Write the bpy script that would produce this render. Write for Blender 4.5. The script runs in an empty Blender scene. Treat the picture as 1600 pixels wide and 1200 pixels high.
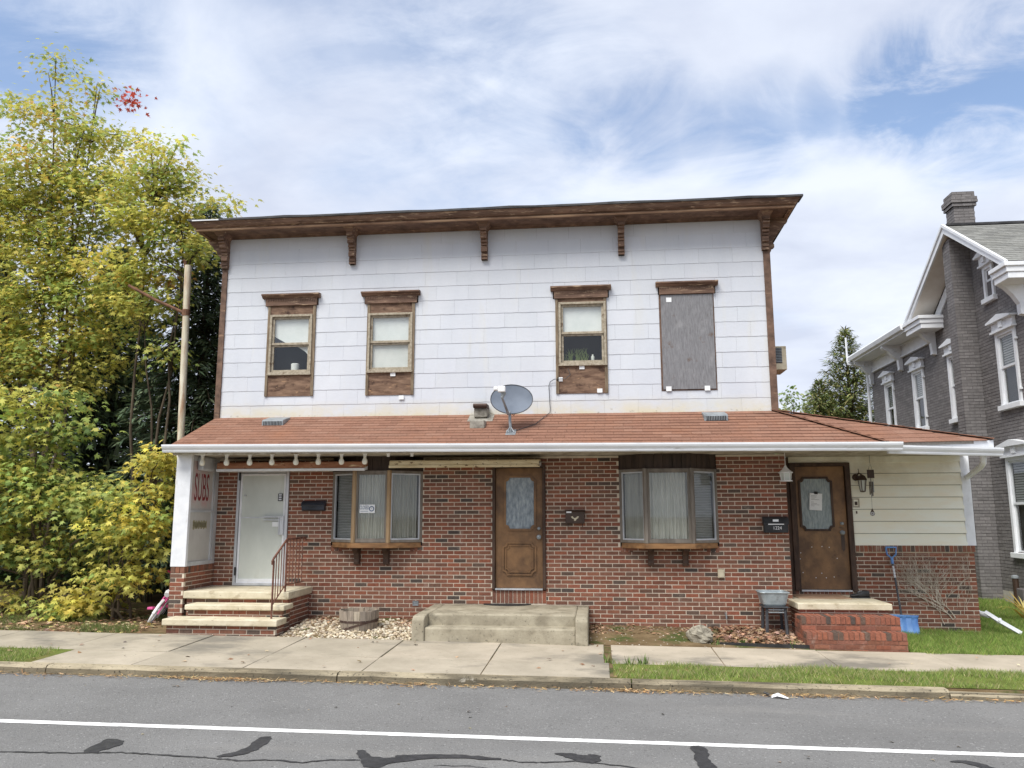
import bpy, math, random
import numpy as np
from mathutils import Vector, Matrix
random.seed(7); RNG = np.random.default_rng(11)
S = bpy.context.scene
COL = S.collection
rad = math.radians

# ------------------------------------------------------------------ camera
YAW, PITCH, ROLL = rad(6.0), rad(9.31), rad(0.1)
CAM = Vector((0.0, -13.65, 1.95))
fwd = Vector((-math.sin(YAW)*math.cos(PITCH), math.cos(YAW)*math.cos(PITCH), math.sin(PITCH)))
rgt = Vector((math.cos(YAW), math.sin(YAW), 0)); upv = rgt.cross(fwd)
r2 = rgt*math.cos(ROLL) - upv*math.sin(ROLL); u2 = rgt*math.sin(ROLL) + upv*math.cos(ROLL)
cd = bpy.data.cameras.new('camera'); cam = bpy.data.objects.new('camera', cd); COL.objects.link(cam)
cam.matrix_world = Matrix(((r2.x, u2.x, -fwd.x, CAM.x), (r2.y, u2.y, -fwd.y, CAM.y), (r2.z, u2.z, -fwd.z, CAM.z), (0, 0, 0, 1)))
cd.sensor_width = 36; cd.lens = 28.125; cd.clip_start = .1; cd.clip_end = 3000
S.camera = cam
S.render.resolution_x, S.render.resolution_y = 1024, 768

# ------------------------------------------------------------------ light
SUN_DIR = Vector((-.36, -.66, 1.08)).normalized()      # towards the sun, veiled by thin cloud
SUN_EL = math.asin(SUN_DIR.z); SUN_AZ = math.atan2(SUN_DIR.x, SUN_DIR.y)
sd = bpy.data.lights.new('sun', 'SUN'); so = bpy.data.objects.new('sun', sd); COL.objects.link(so)
so.rotation_euler = (-SUN_DIR).to_track_quat('-Z', 'Y').to_euler()
sd.energy = 2.85; sd.angle = rad(32); sd.color = (1.0, .965, .90)
S.view_settings.view_transform = 'Standard'; S.view_settings.look = 'None'
S.view_settings.exposure = 0.62; S.view_settings.gamma = 1
S.view_settings.use_curve_mapping = False

W_ = bpy.data.worlds.new('World'); S.world = W_; W_.use_nodes = True
def build_world():
    nt = W_.node_tree; nt.nodes.clear(); N = nt.nodes.new; L = nt.links.new
    def math_(op, a, b=None, c=None, clamp=False):
        n = N('ShaderNodeMath'); n.operation = op; n.use_clamp = clamp
        for i, v in enumerate((a, b, c)):
            if v is None: continue
            if isinstance(v, (int, float)): n.inputs[i].default_value = v
            else: L(v, n.inputs[i])
        return n.outputs[0]
    sky = N('ShaderNodeTexSky'); sky.sky_type = 'NISHITA'; sky.sun_disc = False
    sky.sun_elevation = SUN_EL; sky.sun_rotation = SUN_AZ; sky.air_density = 1.0; sky.dust_density = .6; sky.ozone_density = 2
    tc = N('ShaderNodeTexCoord'); sx = N('ShaderNodeSeparateXYZ'); L(tc.outputs['Generated'], sx.inputs[0])
    zz = math_('ADD', math_('MAXIMUM', sx.outputs[2], 0.0), .22)
    cb = N('ShaderNodeCombineXYZ'); L(math_('DIVIDE', sx.outputs[0], zz), cb.inputs[0]); L(math_('DIVIDE', sx.outputs[1], zz), cb.inputs[1])
    def noise(scale, off, detail=6, rough=.55, stretch=(1, 1, 1), dist=0):
        m = N('ShaderNodeMapping'); m.inputs['Location'].default_value = off; m.inputs['Scale'].default_value = stretch
        L(cb.outputs[0], m.inputs[0])
        n = N('ShaderNodeTexNoise'); n.inputs['Scale'].default_value = scale; n.inputs['Detail'].default_value = detail
        n.inputs['Roughness'].default_value = rough; n.inputs['Distortion'].default_value = dist
        L(m.outputs[0], n.inputs['Vector']); return n.outputs['Fac']
    big = noise(.9, (3.1, 1.7, 0), 5, .5); fine = noise(2.6, (.4, 5.2, 0), 8, .6, (1, 1.2, 1), .5)
    def spot(d, r):                                   # where a break in the cloud stands in the sky
        d = Vector(d).normalized(); dp = N('ShaderNodeVectorMath'); dp.operation = 'DOT_PRODUCT'
        nr = N('ShaderNodeVectorMath'); nr.operation = 'NORMALIZE'; L(tc.outputs['Generated'], nr.inputs[0])
        L(nr.outputs[0], dp.inputs[0]); dp.inputs[1].default_value = d
        return math_('SUBTRACT', 1.0, math_('DIVIDE', math_('SUBTRACT', 1.0, dp.outputs['Value']), 1-math.cos(rad(r))), None, True)
    cov = math_('ADD', math_('MULTIPLY', big, .75), math_('MULTIPLY', fine, .36))
    gaps = None
    for d, r, k in SPOTS:
        g = math_('MULTIPLY', spot(d, r), k); gaps = g if gaps is None else math_('ADD', gaps, g)
    cov = math_('SUBTRACT', cov, math_('MULTIPLY', gaps, math_('ADD', math_('MULTIPLY', noise(3.4, (2.2, 8.1, 0), 8, .62, (1, 1.4, 1), .6), 2.6), -.55, None, True)))
    mr = N('ShaderNodeMapRange'); mr.interpolation_type = 'SMOOTHSTEP'; L(cov, mr.inputs[0])
    mr.inputs[1].default_value = .16; mr.inputs[2].default_value = .56; mr.inputs[3].default_value = .12; mr.inputs[4].default_value = 1.0
    shade = noise(1.7, (7.7, 2.2, 0), 6, .55, (1, 1.5, 1), .3)
    cr = N('ShaderNodeValToRGB'); L(shade, cr.inputs[0])
    cr.color_ramp.elements[0].position = .34; cr.color_ramp.elements[0].color = (.56, .61, .735, 1)
    cr.color_ramp.elements[1].position = .62; cr.color_ramp.elements[1].color = (.74, .79, .89, 1)
    sc = N('ShaderNodeVectorMath'); sc.operation = 'SCALE'; L(cr.outputs[0], sc.inputs[0]); sc.inputs['Scale'].default_value = CLOUD
    sk = N('ShaderNodeVectorMath'); sk.operation = 'SCALE'; L(sky.outputs[0], sk.inputs[0]); sk.inputs['Scale'].default_value = SKYK
    mx = N('ShaderNodeMix'); mx.data_type = 'RGBA'; L(mr.outputs[0], mx.inputs['Factor']); L(sk.outputs[0], mx.inputs[6]); L(sc.outputs[0], mx.inputs[7])
    bg = N('ShaderNodeBackground'); bg.inputs['Strength'].default_value = .1; L(mx.outputs[2], bg.inputs[0])
    o = N('ShaderNodeOutputWorld'); L(bg.outputs[0], o.inputs[0])
CLOUD, SKYK = 8.1, 1.35
SPOTS = [((.40, .805, .442), 7.5, .52), ((.31, .84, .445), 5, .30), ((.19, .88, .436), 5, .26), ((.05, .889, .458), 6, .2), ((-.56, .67, .49), 9, .36), ((-.12, .83, .53), 17, .20)]
build_world()

# ------------------------------------------------------------------ helpers
ORG = {}
def lin(r, g, b, k=1.0):
    f = lambda c: ((c/255+.055)/1.055)**2.4 if c > 10 else c/255/12.92
    return (min(f(r)*k, .85), min(f(g)*k, .85), min(f(b)*k, .85))
def gz(x, y): return .085 - .0175*x + .02*(y+1.5)          # the ground falls gently to the right and to the road
def tag(o, label=None, cat=None, group=None, kind=None):
    if label: o['label'] = label
    if cat: o['category'] = cat
    if group: o['group'] = group
    if kind: o['kind'] = kind
    return o
def thing(name, label, cat, loc=(0, 0, 0), group=None):
    o = bpy.data.objects.new(name, None); COL.objects.link(o); o.location = loc; o.empty_display_size = .1
    ORG[o.name] = Vector(loc); return tag(o, label, cat, group)
class MB:
    def __init__(s): s.v = []; s.f = []; s.c = []
    def add(s, vs, fs, col=None):
        n = len(s.v); s.v += [tuple(v) for v in vs]
        for f in fs: s.f.append(tuple(i+n for i in f)); s.c.append(col)
        return s
    def box(s, x0, x1, y0, y1, z0, z1, col=None, M=None):
        vs = [Vector((x, y, z)) for z in (z0, z1) for y in (y0, y1) for x in (x0, x1)]
        if M: vs = [M @ v for v in vs]
        return s.add(vs, [(0, 2, 3, 1), (4, 5, 7, 6), (0, 1, 5, 4), (1, 3, 7, 5), (3, 2, 6, 7), (2, 0, 4, 6)], col)
    def prism(s, pts, vec, col=None):
        n = len(pts); pts = [Vector(p) for p in pts]; vec = Vector(vec)
        return s.add(pts+[p+vec for p in pts], [tuple(range(n))[::-1], tuple(range(n, 2*n))]+[(i, (i+1) % n, n+(i+1) % n, n+i) for i in range(n)], col)
    def sweepx(s, prof, x0, x1, col=None, dz=(0, 0), dy=(0, 0)):    # (y,z) outline run along x
        n = len(prof)
        return s.add([(x0, y+dy[0], z+dz[0]) for y, z in prof]+[(x1, y+dy[1], z+dz[1]) for y, z in prof],
                     [tuple(range(n)), tuple(range(n, 2*n))[::-1]]+[(i, n+i, n+(i+1) % n, (i+1) % n) for i in range(n)], col)
    def tube(s, path, r, n=8, col=None, cap=True):
        path = [Vector(p) for p in path]; m = len(path); rs = r if isinstance(r, (list, tuple)) else [r]*m
        vs = []; prev = None
        for i, p in enumerate(path):
            t = (path[min(i+1, m-1)]-path[max(i-1, 0)]).normalized()
            a = t.cross(Vector((0, 0, 1))) if prev is None else prev - t*prev.dot(t)
            if a.length < 1e-4: a = t.cross(Vector((1, 0, 0)))
            a.normalize(); b = t.cross(a); prev = a
            vs += [p + a*(rs[i]*math.cos(2*math.pi*k/n)) + b*(rs[i]*math.sin(2*math.pi*k/n)) for k in range(n)]
        fs = [(i*n+k, i*n+(k+1) % n, (i+1)*n+(k+1) % n, (i+1)*n+k) for i in range(m-1) for k in range(n)]
        if cap: fs += [tuple(range(n))[::-1], tuple(range((m-1)*n, m*n))]
        return s.add(vs, fs, col)
    def lathe(s, prof, c, n=16, col=None, M=None):
        vs = []
        for r, z in prof:
            for k in range(n):
                v = Vector((r*math.cos(2*math.pi*k/n), r*math.sin(2*math.pi*k/n), z))
                vs.append((M @ v if M else v)+Vector(c))
        m = len(prof)
        fs = [(i*n+k, i*n+(k+1) % n, (i+1)*n+(k+1) % n, (i+1)*n+k) for i in range(m-1) for k in range(n)]
        if prof[0][0] > 1e-4: fs.append(tuple(range(n))[::-1])
        if prof[-1][0] > 1e-4: fs.append(tuple(range((m-1)*n, m*n)))
        return s.add(vs, fs, col)
    def build(s, name, mat, parent=None, smooth=False, bevel=0, org=None):
        o0 = ORG[parent.name] if parent else Vector(org or (0, 0, 0))
        me = bpy.data.meshes.new(name)
        me.from_pydata([(v[0]-o0.x, v[1]-o0.y, v[2]-o0.z) for v in s.v], [], s.f)
        if any(c is not None for c in s.c):
            at = me.color_attributes.new('Col', 'FLOAT_COLOR', 'CORNER'); buf = []
            for f, c in zip(s.f, s.c): buf += list((c or (1, 1, 1))+(1,))*len(f)
            at.data.foreach_set('color', buf)
        me.materials.append(mat)
        if smooth:
            me.shade_smooth()
            try: me.set_sharp_from_angle(angle=rad(40))
            except Exception: pass
        o = bpy.data.objects.new(name, me); COL.objects.link(o)
        if parent: o.parent = parent
        elif org: o.location = org
        ORG[o.name] = o0
        if bevel:
            b = o.modifiers.new('bevel', 'BEVEL'); b.width = bevel; b.segments = 2; b.limit_method = 'ANGLE'
        return o
def one(name, mat, label, cat, mb, loc, group=None, **k):
    return tag(mb.build(name, mat, None, org=loc, **k), label, cat, group)
_unit = {}
def piece(name, mat, parent, M, col=None, shape='box'):
    key = (mat.name, col, shape)
    if key not in _unit:
        m = MB()
        if shape == 'box': m.box(-.5, .5, -.5, .5, -.5, .5, col or (1, 1, 1))
        else: m.add([(-.5, 0, 0), (.5, 0, 0), (-.5, 1, 0), (.5, 1, 0), (-.5, 0, 1), (.5, 0, 1), (-.5, 1, .25), (.5, 1, .25)],
                    [(0, 2, 3, 1), (4, 5, 7, 6), (0, 1, 5, 4), (1, 3, 7, 5), (3, 2, 6, 7), (2, 0, 4, 6)], col or (1, 1, 1))
        o = m.build(name, mat); _unit[key] = o.data; bpy.data.objects.remove(o)
    o = bpy.data.objects.new(name, _unit[key]); COL.objects.link(o); o.parent = parent
    o.matrix_basis = Matrix.Translation(-ORG[parent.name]) @ M
    ORG[o.name] = ORG[parent.name]; return o
def frame(o, u, v, n, su=1, sv=1, sn=1):
    u, v, n, o = Vector(u)*su, Vector(v)*sv, Vector(n)*sn, Vector(o)
    return Matrix(((u.x, v.x, n.x, o.x), (u.y, v.y, n.y, o.y), (u.z, v.z, n.z, o.z), (0, 0, 0, 1)))

# ------------------------------------------------------------------ materials
def mat(name, c1, c2=None, scale=6, stretch=(1, 1, 1), rough=.75, bump=.2, bscale=40, attr=False, metal=0, spec=.4,
        contrast=(.35, .65), spots=None, translucent=0, detail=8):
    m = bpy.data.materials.new(name); m.use_nodes = True; nt = m.node_tree; N = nt.nodes.new; L = nt.links.new
    bs = nt.nodes['Principled BSDF']; bs.inputs['Roughness'].default_value = rough; bs.inputs['Metallic'].default_value = metal
    bs.inputs['Specular IOR Level'].default_value = spec
    g = N('ShaderNodeNewGeometry'); mp = N('ShaderNodeMapping'); mp.inputs['Scale'].default_value = stretch; L(g.outputs['Position'], mp.inputs[0])
    n = N('ShaderNodeTexNoise'); n.inputs['Scale'].default_value = scale; n.inputs['Detail'].default_value = detail; n.inputs['Roughness'].default_value = .62
    L(mp.outputs[0], n.inputs['Vector'])
    r = N('ShaderNodeValToRGB'); L(n.outputs['Fac'], r.inputs[0])
    r.color_ramp.elements[0].position, r.color_ramp.elements[1].position = contrast
    r.color_ramp.elements[0].color = (*c1, 1); r.color_ramp.elements[1].color = (*(c2 or c1), 1)
    out = r.outputs[0]
    def mix(fac, a, b, mode='MIX'):
        x = N('ShaderNodeMix'); x.data_type = 'RGBA'; x.blend_type = mode
        if isinstance(fac, float): x.inputs['Factor'].default_value = fac
        else: L(fac, x.inputs['Factor'])
        for i, q in ((6, a), (7, b)):
            if isinstance(q, tuple): x.inputs[i].default_value = (*q, 1)
            else: L(q, x.inputs[i])
        return x.outputs[2]
    if attr:
        a = N('ShaderNodeAttribute'); a.attribute_name = 'Col'; out = mix(1.0, out, a.outputs['Color'], 'MULTIPLY')
    for sp in (spots or []):                              # (colour, scale, lo, hi, stretch[, zlo, zhi])
        c, sc, lo, hi, st = sp[:5]
        mp2 = N('ShaderNodeMapping'); mp2.inputs['Scale'].default_value = st; mp2.inputs['Location'].default_value = (sc*.37, 3.3, sc*.11); L(g.outputs['Position'], mp2.inputs[0])
        n2 = N('ShaderNodeTexNoise'); n2.inputs['Scale'].default_value = sc; n2.inputs['Detail'].default_value = 9; n2.inputs['Roughness'].default_value = .65; L(mp2.outputs[0], n2.inputs['Vector'])
        mr = N('ShaderNodeMapRange'); mr.inputs[1].default_value = lo; mr.inputs[2].default_value = hi; L(n2.outputs['Fac'], mr.inputs[0])
        fac = mr.outputs[0]
        if len(sp) > 5:
            sx = N('ShaderNodeSeparateXYZ'); L(g.outputs['Position'], sx.inputs[0])
            mz = N('ShaderNodeMapRange'); mz.inputs[1].default_value = sp[5]; mz.inputs[2].default_value = sp[6]; L(sx.outputs[2], mz.inputs[0])
            mm = N('ShaderNodeMath'); mm.operation = 'MULTIPLY'; L(fac, mm.inputs[0]); L(mz.outputs[0], mm.inputs[1]); fac = mm.outputs[0]
        out = mix(fac, out, c)
    L(out, bs.inputs['Base Color'])
    if bump:
        n3 = N('ShaderNodeTexNoise'); n3.inputs['Scale'].default_value = bscale; n3.inputs['Detail'].default_value = 6; L(mp.outputs[0], n3.inputs['Vector'])
        b = N('ShaderNodeBump'); b.inputs['Strength'].default_value = bump; b.inputs['Distance'].default_value = .01; L(n3.outputs['Fac'], b.inputs['Height']); L(b.outputs[0], bs.inputs['Normal'])
    if translucent:
        t = N('ShaderNodeBsdfTranslucent'); L(out, t.inputs[0]); ms = N('ShaderNodeMixShader'); ms.inputs[0].default_value = translucent
        L(bs.outputs[0], ms.inputs[1]); L(t.outputs[0], ms.inputs[2]); L(ms.outputs[0], nt.nodes['Material Output'].inputs[0])
    return m
def glass(name, tint=(.85, .9, .9), refl=.12, rough=.02):
    m = bpy.data.materials.new(name); m.use_nodes = True; nt = m.node_tree; nt.nodes.clear(); N = nt.nodes.new; L = nt.links.new
    t = N('ShaderNodeBsdfTransparent'); t.inputs[0].default_value = (*tint, 1); gl = N('ShaderNodeBsdfGlossy'); gl.inputs['Roughness'].default_value = rough
    fr = N('ShaderNodeFresnel'); fr.inputs[0].default_value = 1.5; ad = N('ShaderNodeMath'); ad.operation = 'ADD'; ad.inputs[1].default_value = refl; L(fr.outputs[0], ad.inputs[0])
    ge = N('ShaderNodeNewGeometry'); iv = N('ShaderNodeMath'); iv.operation = 'SUBTRACT'; iv.inputs[0].default_value = 1; L(ge.outputs['Backfacing'], iv.inputs[1])
    mu = N('ShaderNodeMath'); mu.operation = 'MULTIPLY'; L(ad.outputs[0], mu.inputs[0]); L(iv.outputs[0], mu.inputs[1])
    ms = N('ShaderNodeMixShader'); L(mu.outputs[0], ms.inputs[0]); L(t.outputs[0], ms.inputs[1]); L(gl.outputs[0], ms.inputs[2])
    o = N('ShaderNodeOutputMaterial'); L(ms.outputs[0], o.inputs[0]); return m
one3 = (1, 1, 1)
M_ = dict(
 brick=mat('brick', (.80, .80, .80), (1.12, 1.1, 1.08), 22, rough=.9, bump=.5, bscale=90, attr=True, spec=.2, spots=[((.48, .40, .34), 3.0, .62, .92, (1, 1, 1))]),
 mortar=mat('mortar', (.58, .50, .40), (.72, .63, .51), 9, rough=.95, bump=.5, bscale=120, spec=.1),
 siding=mat('siding', (.555, .58, .63), (.62, .64, .68), 1.1, (1, 1, .35), rough=.6, bump=.25, bscale=30, attr=True, spots=[((.60, .555, .42), 2.6, .30, .60, (1, 1, 1.5), 3.98, 3.68), ((.30, .27, .22), 9, .60, .66, (1, 1, 2), 3.78, 3.67), ((.60, .60, .57), 1.8, .55, .85, (1.6, 1, .25))]),
 trim=mat('brown_paint', lin(80, 62, 52), lin(122, 97, 82), 5, (1, 1, 1), rough=.8, bump=.5, bscale=25, spots=[(lin(158, 128, 104), 9, .58, .72, (.5, 1, 2))]),
 trimx=mat('brown_paint_worn', lin(84, 64, 53), lin(134, 107, 90), 4, (.35, 2, 2), rough=.8, bump=.5, bscale=22, spots=[(lin(172, 148, 124), 9, .56, .64, (.5, 2, 3)), (lin(70, 52, 44), 6, .60, .72, (.6, 1, 2))]),
 tar=mat('tar_paper', lin(46, 46, 48), lin(80, 80, 82), 3, rough=.8),
 oldwood=mat('weathered_wood', lin(92, 78, 62), lin(146, 130, 108), 9, (3, 1, .35), rough=.85, bump=.5, bscale=30, spots=[(lin(86, 62, 46), 6, .58, .7, (2, 1, .4))]),
 rawwood=mat('stained_wood', lin(84, 62, 50), lin(138, 112, 92), 8, (.5, 1, 2.2), rough=.85, bump=.5, bscale=30, spots=[(lin(60, 42, 34), 5, .56, .68, (1, 1, 1)), (lin(176, 142, 108), 11, .62, .7, (.6, 1, 2))]),
 beadwood=mat('bare_bead_wood', lin(112, 84, 66), lin(176, 146, 118), 5, (.3, 2, 2), rough=.85, bump=.4, bscale=25),
 sash=mat('peeling_sash', lin(136, 126, 108), lin(178, 168, 150), 11, (2, 1, 2), rough=.7, bump=.3, bscale=40, spots=[(lin(104, 82, 62), 10, .58, .68, (1, 1, 1))]),
 plywood=mat('grey_plywood', lin(112, 112, 115), lin(134, 134, 137), 16, (4, 1, .5), rough=.9, bump=.4, bscale=30, spots=[(lin(94, 90, 90), 16, .58, .7, (4, 1, .6)), (lin(148, 148, 150), 4, .55, .8, (1, 1, 1)), (lin(104, 92, 86), 5, .60, .72, (1, 1, 1))]),
 shade=mat('window_shade', lin(222, 226, 222, .95), lin(236, 238, 234, .95), 4, rough=.8, bump=.1),
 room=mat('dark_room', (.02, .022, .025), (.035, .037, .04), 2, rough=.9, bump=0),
 glass=glass('window_glass', (.94, .945, .94), .03), glassdim=glass('screened_glass', (.87, .875, .87), .02, .05), skyglass=glass('sky_glass', (.97, .98, .98), .09),
 shingle=mat('roof_shingle', (.86, .86, .86), (1.12, 1.1, 1.08), 30, rough=.95, bump=.7, bscale=160, attr=True, spec=.15, spots=[(lin(146, 104, 82), 1.2, .50, .80, (1, 1.5, 1)), (lin(92, 62, 50), 2.2, .58, .80, (.5, 2, 2))]),
 gutter=mat('white_aluminium', lin(226, 229, 234, .92), lin(240, 242, 245, .92), 3, (.6, 2, 2), rough=.4, bump=.08, bscale=8, spots=[(lin(168, 168, 164), 5, .60, .78, (.7, 2, 3))]),
 white=mat('white_paint', lin(222, 224, 228, .92), lin(238, 240, 244, .92), 5, rough=.55, bump=.15, bscale=30, spots=[(lin(178, 174, 164), 6, .62, .8, (2, 2, .6))]),
 soffit=mat('soffit_board', lin(150, 140, 122), lin(196, 190, 176), 4, (1.5, 1, 1), rough=.8, bump=.2, spots=[(lin(112, 84, 62), 4, .58, .72, (1, 1, 1))]),
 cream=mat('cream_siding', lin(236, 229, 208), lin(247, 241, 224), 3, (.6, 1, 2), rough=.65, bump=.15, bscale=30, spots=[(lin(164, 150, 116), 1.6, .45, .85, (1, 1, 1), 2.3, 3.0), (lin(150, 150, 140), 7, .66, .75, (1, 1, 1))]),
 doorbrown=mat('brown_door', lin(92, 68, 48), lin(146, 110, 74), 2.2, (1, 1, .8), rough=.5, bump=.12, bscale=40, spots=[(lin(156, 120, 80), 3, .52, .8, (1, 1, .7)), (lin(54, 40, 32), 6, .62, .75, (1, 1, 1))]),
 darkframe=mat('dark_brown_frame', lin(52, 38, 31), lin(86, 66, 54), 5, (2, 1, .5), rough=.7, bump=.3, spots=[(lin(140, 126, 108), 14, .66, .72, (2, 1, .4))]),
 baytrim=mat('bay_trim', lin(104, 96, 88), lin(134, 126, 116), 5, (2, 2, .4), rough=.6, bump=.15),
 baymull=mat('bay_mullion_tan', lin(142, 116, 86), lin(172, 146, 112), 5, (2, 2, .4), rough=.6, bump=.15),
 baysill=mat('bay_sill', lin(112, 82, 54), lin(158, 118, 78), 5, (.6, 2, 2), rough=.6, bump=.25),
 panel=mat('dark_panel', lin(50, 40, 34), lin(72, 58, 50), 4, (4, 1, .3), rough=.7, bump=.2),
 curtain=mat('curtain', lin(180, 182, 174), lin(210, 211, 204), 3, (8, 8, .4), rough=.9, bump=.1),
 blind=mat('blind', lin(150, 154, 154), lin(186, 190, 190), 5, (.5, 1, 20), rough=.8, bump=.1),
 frost=mat('frosted_panel', lin(188, 193, 186), lin(206, 210, 203), 1.6, (1, 1, .5), rough=.35, bump=.03, bscale=15, spots=[(lin(176, 176, 160), 2.2, .55, .85, (1.5, 1, .3))]),
 alum=mat('aluminium', lin(176, 180, 184), lin(206, 208, 212), 4, (1, 1, .4), rough=.42, metal=.25, bump=.05),
 steel=mat('galvanised', lin(120, 126, 130), lin(156, 162, 166), 8, rough=.5, metal=.3, bump=.1),
 black=mat('black_metal', (.012, .012, .013), (.03, .03, .032), 8, rough=.45, bump=.1),
 navy=mat('dark_blue_black', lin(34, 38, 46), lin(52, 56, 66), 5, rough=.4, bump=.05),
 chocolate=mat('brown_metal', lin(58, 44, 36), lin(78, 60, 48), 5, rough=.45, bump=.05),
 concrete=mat('concrete', lin(138, 130, 113), lin(172, 164, 145), 3.5, rough=.95, bump=.6, bscale=70, spec=.15, spots=[(lin(104, 98, 84), 3, .56, .72, (1, 1, 1)), (lin(92, 88, 78), 24, .60, .68, (1, 1, 1))]),
 cap=mat('limestone_tread', lin(188, 178, 152), lin(212, 203, 180), 4, rough=.9, bump=.4, bscale=60, spec=.2, spots=[(lin(146, 130, 104), 5, .56, .76, (1, 1, 2.5)), (lin(110, 96, 80), 16, .64, .70, (1, 1, 1))]),
 walk=mat('sidewalk_concrete', (.345, .31, .25), (.44, .395, .322), 1.7, rough=.95, bump=.5, bscale=120, attr=True, spec=.15, spots=[((.32, .28, .215), 1.1, .54, .74, (1, 1, 1)), ((.20, .18, .15), 22, .63, .70, (1, 1, 1)), ((.22, .20, .165), .45, .52, .62, (1, 1.6, 1)), ((.42, .38, .32), 4, .62, .8, (1, 1, 1))]),
 kerb=mat('kerb_concrete', lin(140, 130, 110), lin(176, 166, 144), 2.4, (.6, 1, 2), rough=.95, bump=.8, bscale=70, attr=True, spec=.1, spots=[(lin(92, 86, 74), 2.0, .44, .64, (.4, 1, 3)), (lin(72, 68, 60), 26, .57, .66, (1, 1, 1)), (lin(196, 190, 176), 3, .66, .74, (1, 1, 1))]),
 asphalt=mat('asphalt', (.165, .163, .160), (.202, .200, .196), .9, rough=.9, bump=1.0, bscale=70, spec=.25, spots=[((.40, .395, .385), 42, .58, .70, (1, 1, 1)), ((.085, .083, .08), 36, .57, .68, (1, 1, 1)), ((.155, .152, .148), .6, .50, .80, (.3, 1.5, 1)), ((.26, .25, .235), .35, .55, .8, (.3, 2, 1)), ((.10, .10, .098), 1.7, .68, .74, (.35, 2, 1))]),
 paint=mat('road_paint', lin(226, 226, 222), lin(244, 244, 240), 20, rough=.8, bump=.3, bscale=120, spots=[((.2, .2, .2), 26, .60, .70, (.4, 1, 1))]),
 seal=mat('crack_sealant', (.026, .026, .028), (.05, .05, .052), 14, rough=.6, bump=.3, bscale=90),
 earth=mat('earth', lin(96, 80, 58), lin(128, 110, 84), 3, rough=1, bump=.8, bscale=50, spec=.1, spots=[(lin(74, 84, 46), 2.1, .50, .62, (1, 1, 1))]),
 grassbase=mat('turf', lin(84, 94, 46), lin(112, 122, 62), 3, rough=1, bump=.8, bscale=60, spec=.1, spots=[(lin(128, 112, 76), 1.8, .56, .72, (1, 1, 1))]),
 blade=mat('grass_blade', (.85, .85, .85), (1.15, 1.15, 1.15), 5, rough=.7, bump=0, attr=True, spec=.2, translucent=.3),
 leaf=mat('leaf', (.95, .95, .95), (1.2, 1.2, 1.2), 6, rough=.6, bump=0, attr=True, spec=.25, translucent=.45),
 needle=mat('needle', (.85, .85, .85), (1.15, 1.15, 1.15), 6, rough=.7, bump=0, attr=True, spec=.15, translucent=.15),
 bark=mat('bark', lin(62, 52, 42), lin(104, 92, 76), 6, (1, 1, .3), rough=.95, bump=.8, bscale=30),
 litter=mat('dead_leaf', (.8, .8, .8), (1.2, 1.2, 1.2), 8, rough=.8, bump=0, attr=True, spec=.15),
 stone=mat('pebble', (.85, .85, .85), (1.12, 1.12, 1.12), 20, rough=.85, bump=.3, bscale=60, attr=True, spec=.2),
 rusty=mat('rusty_white_pole', lin(190, 180, 156), lin(222, 216, 198), 5, (2, 2, .3), rough=.7, bump=.3, spots=[(lin(150, 98, 58), 3.5, .48, .70, (3, 3, .35)), (lin(104, 62, 40), 9, .62, .72, (2, 2, .5))]),
 rust=mat('rust', lin(84, 60, 46), lin(128, 92, 70), 9, rough=.85, bump=.4),
 rail=mat('brown_iron', lin(86, 54, 44), lin(128, 88, 74), 8, rough=.6, bump=.3),
 bulb=mat('bulb_white', lin(232, 228, 214), lin(240, 238, 228), 3, rough=.25, bump=0),
 awnrust=mat('peeling_brown_board', lin(136, 88, 64), lin(172, 124, 96), 7, (.4, 1, 2), rough=.8, bump=.5, spots=[(lin(226, 206, 168), 8, .57, .62, (.35, 2, 3)), (lin(84, 54, 42), 12, .62, .7, (.6, 1, 2))]),
 awncream=mat('peeling_cream_board', lin(206, 188, 148), lin(228, 214, 180), 6, (.5, 1, 2), rough=.75, bump=.5, spots=[(lin(112, 84, 56), 12, .57, .64, (.8, 1, 1.5))]),
 pinkp=mat('pink_paint', lin(226, 84, 150), lin(236, 110, 170), 6, rough=.35, bump=0),
 whitep=mat('white_plastic', lin(226, 226, 226, .95), lin(240, 240, 240, .95), 6, rough=.4, bump=.02),
 grip=mat('red_grip', lin(150, 40, 62), lin(176, 56, 80), 6, rough=.6, bump=.05),
 greenp=mat('dark_green_plastic', lin(22, 42, 34), lin(36, 58, 48), 4, rough=.5, bump=.05),
 plast=mat('charcoal_plastic', lin(50, 52, 56), lin(74, 76, 80), 6, rough=.5, bump=.05),
 tubm=mat('zinc_tub', lin(140, 150, 154), lin(172, 182, 186), 9, rough=.45, metal=.25, bump=.08, spots=[(lin(120, 122, 122), 8, .6, .75, (1, 1, 1))]),
 barrel=mat('barrel_stave', (.8, .8, .8), (1.15, 1.15, 1.15), 12, (3, 3, .4), rough=.9, bump=.5, attr=True, spots=[(lin(96, 88, 80), 5, .5, .75, (2, 2, .6))]),
 hoop=mat('rusty_hoop', lin(58, 44, 40), lin(84, 66, 58), 8, rough=.75, bump=.3),
 blue=mat('blue_plastic', lin(84, 128, 192), lin(120, 164, 218), 4, (1, 1, 1), rough=.4, bump=.03, spots=[(lin(170, 196, 226), 7, .62, .8, (2, 1, .6))]),
 paper=mat('paper', lin(232, 234, 236, .95), lin(240, 242, 244, .95), 6, rough=.8, bump=0),
 ink=mat('ink', (.03, .03, .04), (.05, .05, .06), 6, rough=.8, bump=0),
 bluesign=mat('sign_blue', lin(48, 74, 110), lin(58, 86, 124), 6, rough=.7, bump=0),
 redpaint=mat('faded_red_paint', lin(112, 34, 40), lin(142, 58, 60), 14, rough=.7, bump=.05),
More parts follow.
